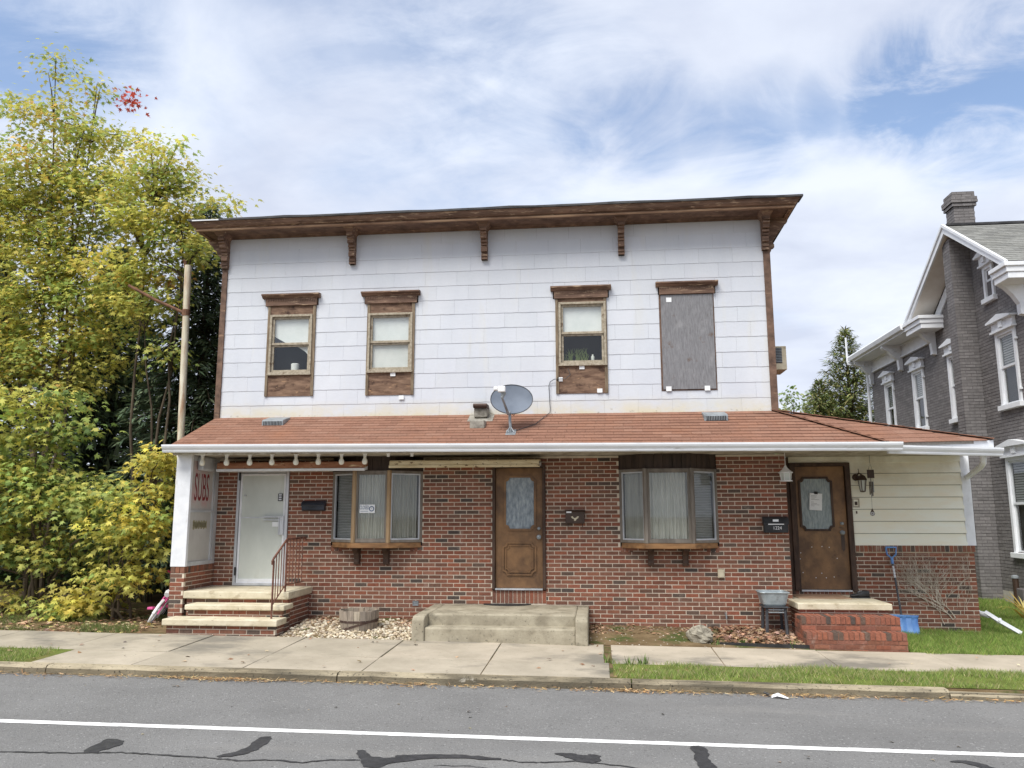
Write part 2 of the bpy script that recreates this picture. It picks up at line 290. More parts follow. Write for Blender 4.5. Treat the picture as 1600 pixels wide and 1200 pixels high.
 residue=mat('glue_residue', lin(146, 138, 104), lin(178, 172, 146), 20, rough=.9, bump=.2),
 greycon=mat('grey_mortar_patch', lin(120, 116, 108), lin(160, 156, 146), 8, rough=.95, bump=.6, bscale=50, spots=[(lin(84, 78, 72), 6, .55, .7, (1, 1, 1))]),
 dish=mat('dish_grey', lin(104, 112, 124), lin(118, 126, 138), 3, rough=.8, bump=.02, spec=.15),
 greybrick=mat('grey_brick', (.82, .82, .82), (1.1, 1.1, 1.1), 14, rough=.75, bump=.35, bscale=60, attr=True, spec=.3),
 greymortar=mat('grey_mortar', lin(92, 88, 88), lin(106, 102, 102), 8, rough=.85, bump=.2),
 slate=mat('grey_roof', (.85, .85, .85), (1.1, 1.1, 1.1), 12, rough=.9, bump=.5, bscale=80, attr=True, spec=.2),
 soft=mat('tan_soffit', lin(214, 206, 194), lin(226, 220, 210), 3, rough=.7, bump=.05),
 wchalk=mat('house_white_trim', lin(226, 229, 233, .95), lin(238, 240, 243, .95), 5, rough=.5, bump=.06),
 stonebase=mat('foundation', lin(164, 160, 152), lin(190, 186, 178), 6, rough=.9, bump=.4),
 dark=mat('dark_gap', (.01, .01, .01), (.02, .02, .02), 5, rough=.9, bump=0),
 rubber=mat('black_rubber', (.018, .018, .018), (.04, .04, .04), 9, rough=.85, bump=.3),
 mulch=mat('door_mat', lin(150, 116, 92), lin(186, 158, 132), 9, (1, 3, 1), rough=.95, bump=.5, spots=[(lin(120, 92, 70), 6, .55, .65, (.3, 3, 1))]),
)
def put_text(txt, size, material, parent, M, name='lettering', extrude=.001, sx=1):
    cu = bpy.data.curves.new('t', 'FONT'); cu.body = txt; cu.size = size; cu.extrude = extrude; cu.align_x = 'CENTER'; cu.align_y = 'CENTER'
    o = bpy.data.objects.new('t', cu); COL.objects.link(o); bpy.context.view_layer.update()
    dg = bpy.context.evaluated_depsgraph_get(); me = bpy.data.meshes.new_from_object(o.evaluated_get(dg)); bpy.data.objects.remove(o)
    me.name = name; me.materials.clear(); me.materials.append(material)
    q = bpy.data.objects.new(name, me); COL.objects.link(q); q.parent = parent
    q.matrix_basis = Matrix.Translation(-ORG[parent.name]) @ M @ Matrix.Diagonal((sx, 1, 1, 1)); ORG[q.name] = ORG[parent.name]; return q
FRONT = lambda p: frame(p, (1, 0, 0), (0, 0, 1), (0, -1, 0))
# ================================================================== THE SETTING
def YK(x): return -3.82 + .045*x
def YB(x): return -1.47 + .045*x
def YS(x): return -2.78 + .045*x
def groundz(x, y):
    xc = max(-14, min(14, x)); yc = max(-13, min(1.0, y))
    z = gz(xc, yc) + .07*max(0, min(3.4, y-.9))
    return z - (.012 if y > YK(xc)+.06 else .32)
def grid_sheet(xs, ys, fz):
    m = MB(); nx = len(xs)
    m.v = [(x, y, fz(x, y)) for y in ys for x in xs]
    m.f = [(j*nx+i, j*nx+i+1, (j+1)*nx+i+1, (j+1)*nx+i) for j in range(len(ys)-1) for i in range(nx-1)]; m.c = [None]*len(m.f); return m
gxs = [-900, -300, -100, -40, -20]+[-14+i*.5 for i in range(57)]+[20, 40, 100, 300, 900]
gys = [-900, -300, -100, -40, -20, -13, -10, -7, -5.5, -4.6, -4.4, -4.2, -4.1, -4.0, -3.9, -3.8, -3.7, -3.6, -3.5, -3.4, -3.2]+[-3+i*.5 for i in range(18)]+[7, 10, 15, 25, 60, 150, 400, 1500]
ground = tag(grid_sheet(gxs, gys, groundz).build('ground', M_['earth']), kind='structure')
def roadz(x, y): return gz(max(-14, min(14, x)), max(-13, y)) - .098 - .032*max(0, min(1, (YK(max(-20, min(20, x)))-y)/1.2))
rs = MB(); xs_ = [-900, -200, -60]+[-20+2*i for i in range(21)]+[60, 200, 900]
for i in range(len(xs_)-1):
    a, b = xs_[i], xs_[i+1]
    ya, yb = YK(max(-20, min(20, a)))+.03, YK(max(-20, min(20, b)))+.03
    ca, cb2 = max(-20, min(20, a)), max(-20, min(20, b))
    for d0, d1 in ((0, 1.2), (1.2, 4), (4, 7.7)):
        rs.add([(a, ya-d1, roadz(a, ya-d1)), (b, yb-d1, roadz(b, yb-d1)), (b, yb-d0, roadz(b, yb-d0)), (a, ya-d0, roadz(a, ya-d0))], [(0, 1, 2, 3)])
road = tag(rs.build('road', M_['asphalt']), kind='structure')
def flat(m, pts, off):
    m.add([(x, y, roadz(x, y)+off) for x, y in pts], [tuple(range(len(pts)))])
lm = MB()
for i in range(60):
    a, b = -30+i, -29+i
    
    for q in range(8):
        a0, b0 = a+q/8, a+(q+1)/8; w0, w1 = random.uniform(-.006, .006), random.uniform(-.006, .006)
        flat(lm, [(a0, -5.775+.040*a0+w0), (b0, -5.775+.040*b0+w0*.4), (b0, -5.67+.040*b0+w1), (a0, -5.67+.040*a0+w1*.5)], .004)
lm.build('lane_marking', M_['paint'], road)
def smooth(pts, n=2):
    for _ in range(n):
        q = []
        for i in range(len(pts)):
            a, b = pts[i], pts[(i+1) % len(pts)]
            q += [(a[0]*.75+b[0]*.25, a[1]*.75+b[1]*.25), (a[0]*.25+b[0]*.75, a[1]*.25+b[1]*.75)]
        pts = q
    return pts
for P in ([(-4.46,-6.74),(-4.51,-6.62),(-4.47,-6.46),(-4.51,-6.33),(-4.36,-6.34),(-4.28,-6.41),(-4.27,-6.55),(-4.34,-6.66),(-4.36,-6.75)],
          [(-3.31,-6.69),(-3.22,-6.58),(-3.14,-6.45),(-3.15,-6.26),(-3.16,-6.08),(-3.06,-6.04),(-3.01,-6.14),(-3.01,-6.30),(-3.02,-6.46),(-3.08,-6.59),(-3.17,-6.67)],
          [(-2.16,-6.32),(-2.09,-6.31),(-2.00,-6.46),(-1.89,-6.50),(-1.78,-6.48),(-1.78,-6.40),(-1.68,-6.40),(-1.38,-6.32),(-1.08,-6.32),(-0.85,-6.36),(-0.86,-6.42),(-1.07,-6.41),(-1.36,-6.41),(-1.58,-6.51),(-1.75,-6.61),(-1.84,-6.70),(-1.81,-6.75),(-1.97,-6.77),(-2.04,-6.58),(-2.11,-6.47)],
          [(-0.45,-6.16),(-0.29,-6.12),(-0.15,-6.18),(-0.10,-6.12),(-0.01,-6.14),(-0.01,-6.31),(-0.09,-6.36),(-0.21,-6.34),(-0.33,-6.23)],
          [(0.78,-5.74),(0.94,-5.74),(0.95,-5.95),(0.92,-6.14),(0.96,-6.28),(0.97,-6.5),(0.85,-6.55),(0.79,-6.13),(0.83,-5.97)],
          [(2.99,-5.86),(3.11,-5.80),(3.23,-5.82),(3.31,-5.93),(3.38,-6.1),(3.28,-6.1),(3.21,-5.99),(3.13,-5.88)]):
    m = MB(); flat(m, [(x+random.uniform(-.012, .012), y+random.uniform(-.012, .012)) for x, y in smooth(P, 2)], .006); m.build('crack_sealant', M_['seal'], road)
def ribbon(P, w, name='crack_sealant'):
    m = MB(); Q = []
    for i in range(len(P)-1):
        for k in range(6):
            t = k/6; Q.append((P[i][0]*(1-t)+P[i+1][0]*t, P[i][1]*(1-t)+P[i+1][1]*t+random.uniform(-.012, .012)))
    Q.append(P[-1])
    for i in range(len(Q)-1):
        wa = w*random.uniform(.6, 1.3); flat(m, [(Q[i][0], Q[i][1]-wa), (Q[i+1][0], Q[i+1][1]-wa), (Q[i+1][0], Q[i+1][1]+wa), (Q[i][0], Q[i][1]+wa)], .0055)
    m.build(name, M_['seal'], road)
ribbon([(-7, -6.95), (-5.17,-6.83),(-4.79,-6.79),(-4.42,-6.75),(-4.14,-6.69),(-3.86,-6.70),(-3.54,-6.71),(-3.29,-6.72),(-3.06,-6.75),(-2.80,-6.69),(-2.51,-6.71),(-2.3,-6.62),(-2.05,-6.58)], .013)
ribbon([(-0.85,-6.39),(-0.68,-6.43),(-0.49,-6.41),(-0.23,-6.34),(-.02,-6.37),(.23,-6.42),(.5,-6.5)], .011)
ribbon([(-1.4,-6.62),(-1.1,-6.6),(-.8,-6.66)], .006)

# sidewalk slabs with open joints
sw = MB()
for i in range(44):
    a, b = -22+i, -21+i; ylo = (lambda x: YK(x)+.17) if a < 0 and a >= -8 else (lambda x: YS(x)+.01)
    sw.add([(a, ylo(a), gz(a, ylo(a))-.03), (b, ylo(b), gz(b, ylo(b))-.03), (b, YB(b)-.01, gz(b, YB(b))-.03), (a, YB(a)-.01, gz(a, YB(a))-.03)], [(0, 1, 2, 3)])
sidewalk = tag(sw.build('sidewalk', M_['earth']), kind='structure')
def slab(x0, x1, f0, f1, col, jut=0):
    g = .007; m = MB(); dz = [random.uniform(-.005, .006)+jut for _ in range(4)]
    c = [(x0+g, f0(x0)+g), (x1-g, f0(x1)+g), (x1-g, f1(x1)-g), (x0+g, f1(x0)-g)]
    top = [(x, y, gz(x, y)+d) for (x, y), d in zip(c, dz)]
    m.add([(x, y, z-.09) for x, y, z in top]+top, [(4, 5, 6, 7), (0, 1, 5, 4), (1, 2, 6, 5), (2, 3, 7, 6), (3, 0, 4, 7)], col)
    m.build('slab', M_['walk'], sidewalk, bevel=.007)
jx = [-14.7, -13.2, -11.7, -10.2, -8.7, -7.25, -5.75, -4.35, -2.88, -1.43, .08, 1.6, 3.07, 4.6, 6.1, 7.6, 9.1, 10.6, 12.1]
for i in range(len(jx)-1):
    t = random.uniform(.93, 1.04); col = (t, t*.985, t*.955) if jx[i] < -2.9 else (t*1.13, t*1.10, t*1.07)
    if .05 < jx[i] < .1: slab(jx[i]+.07, jx[i+1], YS, YB, col)
    else: slab(jx[i], jx[i+1]-(.02 if abs(jx[i+1]-.08) < .01 else 0), YS, YB, col)
ax = [-7.05, -5.75, -4.35, -2.88, -1.43, .12]
for i in range(5):
    t = random.uniform(.95, 1.06); slab(ax[i], ax[i+1], lambda x: YK(x)+.165, YS, (t*1.05, t*1.03, t*1.0))
# kerb stones
kb = MB()
for i in range(40):
    a, b = -20+i, -19+i
    kb.add([(a, YK(a)+.02, gz(a, YK(a))-.03), (b, YK(b)+.02, gz(b, YK(b))-.03), (b, YK(b)+.15, gz(b, YK(b))-.03), (a, YK(a)+.15, gz(a, YK(a))-.03)], [(0, 1, 2, 3)], (.7, .7, .7))
kerb = tag(kb.build('kerb', M_['kerb']), kind='structure')
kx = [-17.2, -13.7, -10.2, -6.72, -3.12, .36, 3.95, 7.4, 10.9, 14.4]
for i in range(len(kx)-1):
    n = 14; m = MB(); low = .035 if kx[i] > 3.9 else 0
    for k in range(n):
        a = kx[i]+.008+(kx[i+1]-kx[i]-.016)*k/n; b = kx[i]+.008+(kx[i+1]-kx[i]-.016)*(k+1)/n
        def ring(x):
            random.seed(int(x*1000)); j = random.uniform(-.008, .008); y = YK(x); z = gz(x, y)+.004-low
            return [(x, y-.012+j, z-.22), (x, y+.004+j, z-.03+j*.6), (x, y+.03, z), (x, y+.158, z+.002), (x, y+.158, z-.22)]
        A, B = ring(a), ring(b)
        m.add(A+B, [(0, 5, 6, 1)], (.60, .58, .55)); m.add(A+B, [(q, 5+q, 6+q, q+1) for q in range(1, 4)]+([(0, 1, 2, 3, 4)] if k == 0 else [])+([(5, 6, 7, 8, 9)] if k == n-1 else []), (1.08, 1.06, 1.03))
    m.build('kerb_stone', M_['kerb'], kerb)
random.seed(21)

# ================================================================== THE STOREFRONT HOUSE
house = thing('storefront_house', 'two-storey storefront house, brick below and white shingle siding above, brown cornice', 'building', (-1.9, 1, 0))
REDS = [(.245, .108, .070), (.265, .120, .080), (.215, .092, .062), (.285, .108, .067), (.235, .115, .079), (.185, .09, .064), (.26, .126, .088), (.17, .096, .070), (.255, .098, .064), (.22, .107, .075)]
DARKS = [(.09, .073, .064), (.12, .088, .072), (.14, .096, .075)]
class Bricks:
    L, H, J = .2005, .0548, .0126
    def __init__(s): s.items = []
    def put(s, c, u, v, n, lu, lv, ln, col, parent): s.items.append((Vector(c), Vector(u), Vector(v), Vector(n), lu, lv, ln, col, parent))
    def wall(s, parent, O, U, N, u0, u1, v0, v1, holes=(), pal=None, dark=.10, depth=.06, mat='mortar', seed=1, skip=None, back=.18):
        rnd = random.Random(seed); O, U, N = Vector(O), Vector(U).normalized(), Vector(N).normalized(); Z = Vector((0, 0, 1))
        us = sorted({u0, u1, *[q for h in holes for q in h[:2] if u0 < q < u1]}); vs = sorted({v0, v1, *[q for h in holes for q in h[2:4] if v0 < q < v1]})
        m = MB()
        for i in range(len(us)-1):
            for j in range(len(vs)-1):
                um, vm = (us[i]+us[i+1])/2, (vs[j]+vs[j+1])/2
                if any(h[0] < um < h[1] and h[2] < vm < h[3] for h in holes): continue
                M = frame(O, U, Z, N); m.box(us[i]+(.006 if i == 0 else 0), us[i+1]-(.006 if i == len(us)-2 else 0), vs[j], vs[j+1], -back, -.0045, None, M)
        body = m.build('brick_wall', M_[mat], parent)
        p = s.H+s.J; row = 0; v = v0
        while v + .03 < v1:
            top = min(v+s.H, v1); off = (row % 2)*(s.L+s.J)/2; u = u0 - off
            spans = [(u0, u1)]
            for h in holes:
                if h[2] < v+s.H*.6 and h[3] > v+s.H*.4:
                    ns = []
                    for a, b in spans:
                        if h[1] <= a or h[0] >= b: ns.append((a, b)); continue
                        if h[0] > a: ns.append((a, h[0]))
                        if h[1] < b: ns.append((h[1], b))
                    spans = ns
            while u < u1:
                for a, b in spans:
                    x0, x1 = max(u, a), min(u+s.L, b)
                    if x1-x0 > .028:
                        dk = rnd.random(); c = rnd.choice(pal or REDS) if dk > dark else rnd.choice(DARKS if not pal else pal)
                        k = rnd.uniform(.88, 1.1); c = tuple(round(q*round(k*8)/8, 4) for q in c)
                        jn = rnd.uniform(-.0025, .002)
                        s.put(O+U*((x0+x1)/2)+Z*((v+top)/2)+N*(jn-depth/2), U, Z, N, x1-x0, top-v, depth, c, body)
                u += s.L+s.J
            v += p; row += 1
        return body
    def soldiers(s, parent, O, U, V, N, length, lv, depth, pal=None, seed=3, w=.0571, j=.0103, dark=.2):
        rnd = random.Random(seed); O, U, V, N = Vector(O), Vector(U), Vector(V), Vector(N); n = max(1, int(length/(w+j))); pitch = length/n
        for i in range(n):
            c = rnd.choice(pal or REDS) if rnd.random() > dark else rnd.choice(DARKS)
            s.put(O+U*(pitch*(i+.5))+V*(lv/2)+N*(rnd.uniform(-.002, .003)-depth/2), U, V, N, pitch-j, lv, depth, c, parent)
    def finish(s, matname, limit, stuffparent):
        def area(it):
            d = it[0]-CAM; q = d.dot(fwd); x = d.dot(r2)/q; y = d.dot(u2)/q
            a = it[4]*it[5]*max(0, -it[3].dot(d.normalized()))/(d.length**2)
            return a if abs(x) < .64 and abs(y) < .48 else a*.01
        s.items.sort(key=area, reverse=True)
        for it in s.items[:limit]:
            c, u, v, n, lu, lv, ln, col, par = it
            piece('brick', M_[matname], par, frame(c, u, v, n, lu, lv, ln), col)
        rest = s.items[limit:]
        if rest:
            m = MB()
            for c, u, v, n, lu, lv, ln, col, par in rest: m.box(-.5, .5, -.5, .5, -.5, .5, col, frame(c, u, v, n, lu, lv, ln))
            tag(m.build('bricks', M_[matname], stuffparent), kind='stuff')
HB = Bricks()
XW0, XW1 = -6.9, 3.10
D1 = (-6.31, -5.36, .755, 2.74); B1 = (-4.58, -2.98, 1.40, 2.94); D2 = (-1.775, -.868, .505, 2.80); B2 = (.37, 1.98, 1.40, 2.94)
mainwall = HB.wall(house, (0, 0, 0), (1, 0, 0), (0, -1, 0), XW0, XW1, -.05, 2.94, [D1, B1, D2, B2], seed=5)
retwall = HB.wall(house, (3.10, 0, 0), (0, 1, 0), (1, 0, 0), .066, .85, -.05, 2.94, seed=6)
AY = .85
addwall = HB.wall(house, (0, AY, 0), (1, 0, 0), (0, -1, 0), 4.30, 6.30, -.10, 1.325, seed=8)
HB.soldiers(addwall, (4.30, AY, 1.325), (1, 0, 0), (0, 0, 1), (0, -1, 0), 2.01, .105, .12, seed=4)
for it in HB.items[-30:]:
    if it[8] == addwall and it[5] > .1: it[0].y -= .035
mcap = MB().box(4.30, 6.31, AY-.028, AY+.1, 1.322, 1.428); mcap.build('mortar_bed', M_['mortar'], addwall)
HB.soldiers(mainwall, (-1.775, 0, .505), (1, 0, 0), (0, 0, 1), (0, -1, 0), .907, .205, .06, seed=9, dark=.05)
MB().box(-1.775, -.868, .006, .15, .50, .71).build('mortar_bed', M_['mortar'], mainwall)
HB.soldiers(addwall, (3.34, AY-.02, .608), (1, 0, 0), (0, 0, 1), (0, -1, 0), .95, .06, .06, seed=10)
MB().box(3.12, 4.30, AY-.012, AY+.12, -.05, .67).build('mortar_bed', M_['mortar'], addwall)
for xs in ((-4.58, -4.37), (-3.19, -2.98), (.37, .58), (1.77, 1.98)):     # cut brick ends under the bay windows
    HB.soldiers(mainwall, (xs[0], -.002, 1.34), (1, 0, 0), (0, 0, 1), (0, -1, 0), xs[1]-xs[0], .10, .05, seed=int(xs[0]*10)+60)
# wing wall on the left that carries the end of the roof
PX0, PX1, PY = -6.90, -6.66, -1.02
pier = HB.wall(house, (0, PY, 0), (1, 0, 0), (0, -1, 0), PX0, PX1, .02, 1.03, seed=12, back=.10)
pier2 = HB.wall(house, (PX1, 0, 0), (0, 1, 0), (1, 0, 0), PY+.066, -.0, .02, 1.03, seed=13, back=.10)
HB.wall(house, (PX0, 0, 0), (0, 1, 0), (-1, 0, 0), PY+.066, 0, .02, 1.03, seed=14, back=.10)
HB.soldiers(pier2, (PX1+.005, PY+.05, 1.035), (0, 1, 0), (0, 0, 1), (1, 0, 0), .96, .10, .24, seed=15)
HB.soldiers(pier, (PX0, PY-.003, 1.035), (1, 0, 0), (0, 0, 1), (0, -1, 0), PX1-PX0, .10, .05, seed=16)
HB.finish('brick', 300, mainwall)

# --- wing panel with the painted word
wing = MB()
wing.box(PX0-.005, PX1+.01, PY-.01, PY+.06, 1.135, 2.95)
wing.build('corner_post', M_['white'], house, bevel=.004)
pf = MB()
pf.box(PX1-.06, PX1+.004, PY+.06, -.02, 1.135, 1.20); pf.box(PX1-.06, PX1+.004, PY+.06, -.02, 2.86, 2.94)
pf.box(PX1-.06, PX1+.004, -.13, -.02, 1.20, 2.86); pf.box(PX1-.06, PX1+.003, -.19, -.165, 1.20, 2.86); pf.box(PX1-.06, PX1+.002, PY+.06, -.13, 2.005, 2.04)
panelf = pf.build('panel_frame', M_['alum'], house)
MB().box(PX1-.05, PX1-.018, PY+.06, -.13, 1.20, 2.86).build('pane', mat('painted_pane', lin(176, 174, 170), lin(198, 196, 192), 2, (1, 1, .6), rough=.4, bump=.05, spots=[(lin(196, 150, 150), 2.5, .45, .7, (1, 1, 1), 2.05, 2.15)]), panelf)
MB().box(PX0+.01, PX0+.04, PY+.06, -.02, 1.135, 2.95).build('back_board', M_['white'], house)
put_text('SUBS', .66, M_['redpaint'], panelf, frame((PX1-.016, -.575, 2.40), (0, 1, 0), (0, 0, 1), (1, 0, 0)), sx=.36)
rm = MB(); rr = random.Random(5)
for i in range(26):
    y = -.80+.46*i/25; h = .05+.02*math.sin(i*1.3)+rr.uniform(0, .015); rm.box(PX1-.018, PX1-.0155, y-.014, y+.014, 1.80-h, 1.80+h)
rm.build('glue_residue', M_['residue'], panelf)
MB().box(PX1-.01, PX1+.10, -.80, -.38, 2.70, 2.935).build('junction_box', M_['alum'], house, bevel=.03)

# --- door 1: aluminium shop door with an opaque panel
def fr(x0, x1, z0, z1, w, y0, y1, mb=None, bottom=True):
    mb = mb or MB(); mb.box(x0, x0+w, y0, y1, z0, z1); mb.box(x1-w, x1, y0, y1, z0, z1); mb.box(x0+w, x1-w, y0, y1, z1-w, z1)
    if bottom: mb.box(x0+w, x1-w, y0, y1, z0, z0+w)
    return mb
d1 = fr(-6.305, -5.365, .76, 2.735, .045, -.03, .10).build('door_frame', M_['alum'], house, bevel=.003)
dd = fr(-6.25, -5.42, .765, 2.68, .035, -.012, .04); dd.box(-6.215, -5.455, -.012, .04, .80, .87)
door1 = dd.build('door', M_['white'], house, bevel=.002)
MB().box(-6.215, -5.455, .005, .03, .87, 2.645).build('panel', M_['frost'], door1)
MB().box(-6.215, -5.455, -.005, .01, 1.905, 1.925).build('seam', M_['alum'], door1)
h = MB(); h.box(-5.79, -5.46, -.05, -.03, 1.915, 1.94); h.box(-5.79, -5.46, -.05, -.03, 1.865, 1.885); h.box(-5.50, -5.43, -.04, -.012, 1.62, 1.94); h.box(-5.515, -5.50, -.055, -.012, 1.62, 1.94)
h.build('push_bar', M_['alum'], door1, bevel=.003)
MB().box(-5.64, -5.52, -.014, .0, 1.76, 1.84).build('sticker', M_['paper'], door1)
k = MB(); k.box(-5.555, -5.475, -.016, .004, 2.20, 2.33); k.build('keypad', M_['black'], door1)
for i in range(3): MB().box(-5.54, -5.49, -.02, -.016, 2.215+.04*i, 2.24+.04*i).build('button_row', M_['alum'], door1)
MB().tube([(-6.16, .0, 2.295), (-6.16, -.03, 2.295), (-6.13, -.035, 2.30)], .012).build('bolt', M_['alum'], door1)
for z in (2.63, 1.0): MB().box(-6.275, -6.245, -.045, -.03, z-.07, z+.07).build('hinge', M_['black'], door1)
MB().box(-6.31, -5.36, .11, .4, .75, 2.75).build('room_back', M_['room'], house)

# --- doors 2 and 3: brown moulded doors with a shaped light
def octa(x0, x1, z0, z1, a):
    q = []; T = [rad(90*k/4) for k in range(5)]
    for t in T[::-1]: q.append((x1-a*math.cos(t), z1-a*math.sin(t)))
    for t in T: q.append((x0+a*math.cos(t), z1-a*math.sin(t)))
    for t in T[::-1]: q.append((x0+a*math.cos(t), z0+a*math.sin(t)))
    for t in T: q.append((x1-a*math.cos(t), z0+a*math.sin(t)))
    return q
def ringmould(m, P, w, y0, y1):
    cx = sum(p[0] for p in P)/len(P); cz = sum(p[1] for p in P)/len(P); n = len(P)
    I = [(cx+(x-cx)*(1-w/abs(max(q[0] for q in P)-cx)), cz+(z-cz)*(1-w/abs(max(q[1] for q in P)-cz))) for x, z in P]
    m.add([(x, y0, z) for x, z in P]+[(x, y0, z) for x, z in I]+[(x, y1, z) for x, z in P]+[(x, y1, z) for x, z in I],
          [(i, (i+1) % n, n+(i+1) % n, n+i) for i in range(n)]+[(2*n+i, i, (i+1) % n, 2*n+(i+1) % n) for i in range(n)]+[(n+i, n+(i+1) % n, 3*n+(i+1) % n, 3*n+i) for i in range(n)])
    return I
pglass = mat('patterned_glass', lin(104, 116, 126), lin(158, 168, 174), 9, (2.2, 1, .8), rough=.2, bump=1.0, bscale=34, spec=.6)
pglass3 = mat('ribbed_glass', lin(122, 134, 136), lin(160, 170, 170), 16, (2.6, 1, .5), rough=.25, bump=1.0, bscale=30, spec=.5)
def brown_door(x0, x1, z0, z1, Y, gl, gm, pn, knobx, kn, frame_x, ftop, label):
    f = MB(); f.box(frame_x[0], x0-.004, Y-.05, Y+.12, z0-.02, ftop); f.box(x1+.004, frame_x[1], Y-.05, Y+.12, z0-.02, ftop); f.box(x0-.004, x1+.004, Y-.05, Y+.12, z1+.004, ftop)
    f.build('door_frame', M_['darkframe'], house, bevel=.004)
    d = tag(MB().box(x0, x1, Y+.02, Y+.065, z0, z1).build('door', M_['doorbrown'], house, bevel=.003), label)
    P = octa(*gl, .07); m = MB(); I = ringmould(m, P, .035, Y-.008, Y+.02); m.build('moulding', M_['darkframe'] if gm is pglass3 else M_['doorbrown'], d)
    mg = MB(); mg.prism([(x, Y+.012, z) for x, z in I], (0, .006, 0)); mg.build('pane', gm, d)
    if pn:
        P = octa(*pn, .07); m = MB(); I = ringmould(m, P, .022, Y-.008, Y+.02); ringmould(m, [(px*.9+.1*(pn[0]+pn[1])/2, pz*.9+.1*(pn[2]+pn[3])/2) for px, pz in I], .016, Y-.002, Y+.02); m.build('moulding', M_['doorbrown'], d)
    for zz, r in kn:
        MB().lathe([(r*1.1, 0), (r*1.1, .008), (r*.5, .012), (r*.5, .03), (r, .04), (r*.95, .055), (r*.5, .065), (0, .066)], (knobx, Y+.02, zz), 14, M=Matrix.Rotation(rad(90), 3, 'X')).build('knob', M_['steel'], d, smooth=True)
    MB().box(x0, x1, Y-.04, Y+.1, z0-.03, z0-.004).build('threshold', M_['alum'], d)
    MB().box(frame_x[0], frame_x[1], Y+.13, Y+.3, z0-.05, ftop).build('room_back', M_['room'], house)
    return d
door2 = brown_door(-1.72, -.925, .75, 2.745, .0, (-1.575, -1.03, 1.69, 2.615), pglass, (-1.60, -1.03, .955, 1.50), -.985, ((1.725, .026), (1.585, .036)), (-1.77, -.872), 2.80, 'brown door with a clear patterned light and a carved lower panel')
door3 = brown_door(3.44, 4.27, .69, 2.78, AY-.01, (3.49, 4.06, 1.67, 2.60), pglass3, None, 4.18, ((1.80, .026), (1.645, .036)), (3.34, 4.36), 2.84, 'brown door with a paper notice taped on its ribbed light')
for hx, hz in ((3.66, 1.40), (3.83, 1.41), (3.95, 1.395), (3.47, 1.30), (3.455, 1.20), (4.07, 1.21), (3.49, .97), (3.70, .885), (3.87, .885), (4.0, .90), (3.80, .96)):
    MB().lathe([(.009, 0), (.007, .004), (0, .005)], (hx, AY+.011, hz), 8, M=Matrix.Rotation(rad(90), 3, 'X')).build('filler_spot', M_['paper'], door3)
MB().prism([(4.155, AY+.005, 1.60), (4.215, AY+.005, 1.60), (4.215, AY+.005, 1.36), (4.185, AY+.005, 1.32), (4.155, AY+.005, 1.36)], (0, .008, 0)).build('escutcheon', M_['chocolate'], door3)
MB().box(3.12, 3.34, AY-.03, AY+.1, -.05, 2.94).build('jamb_board', M_['darkframe'], house)

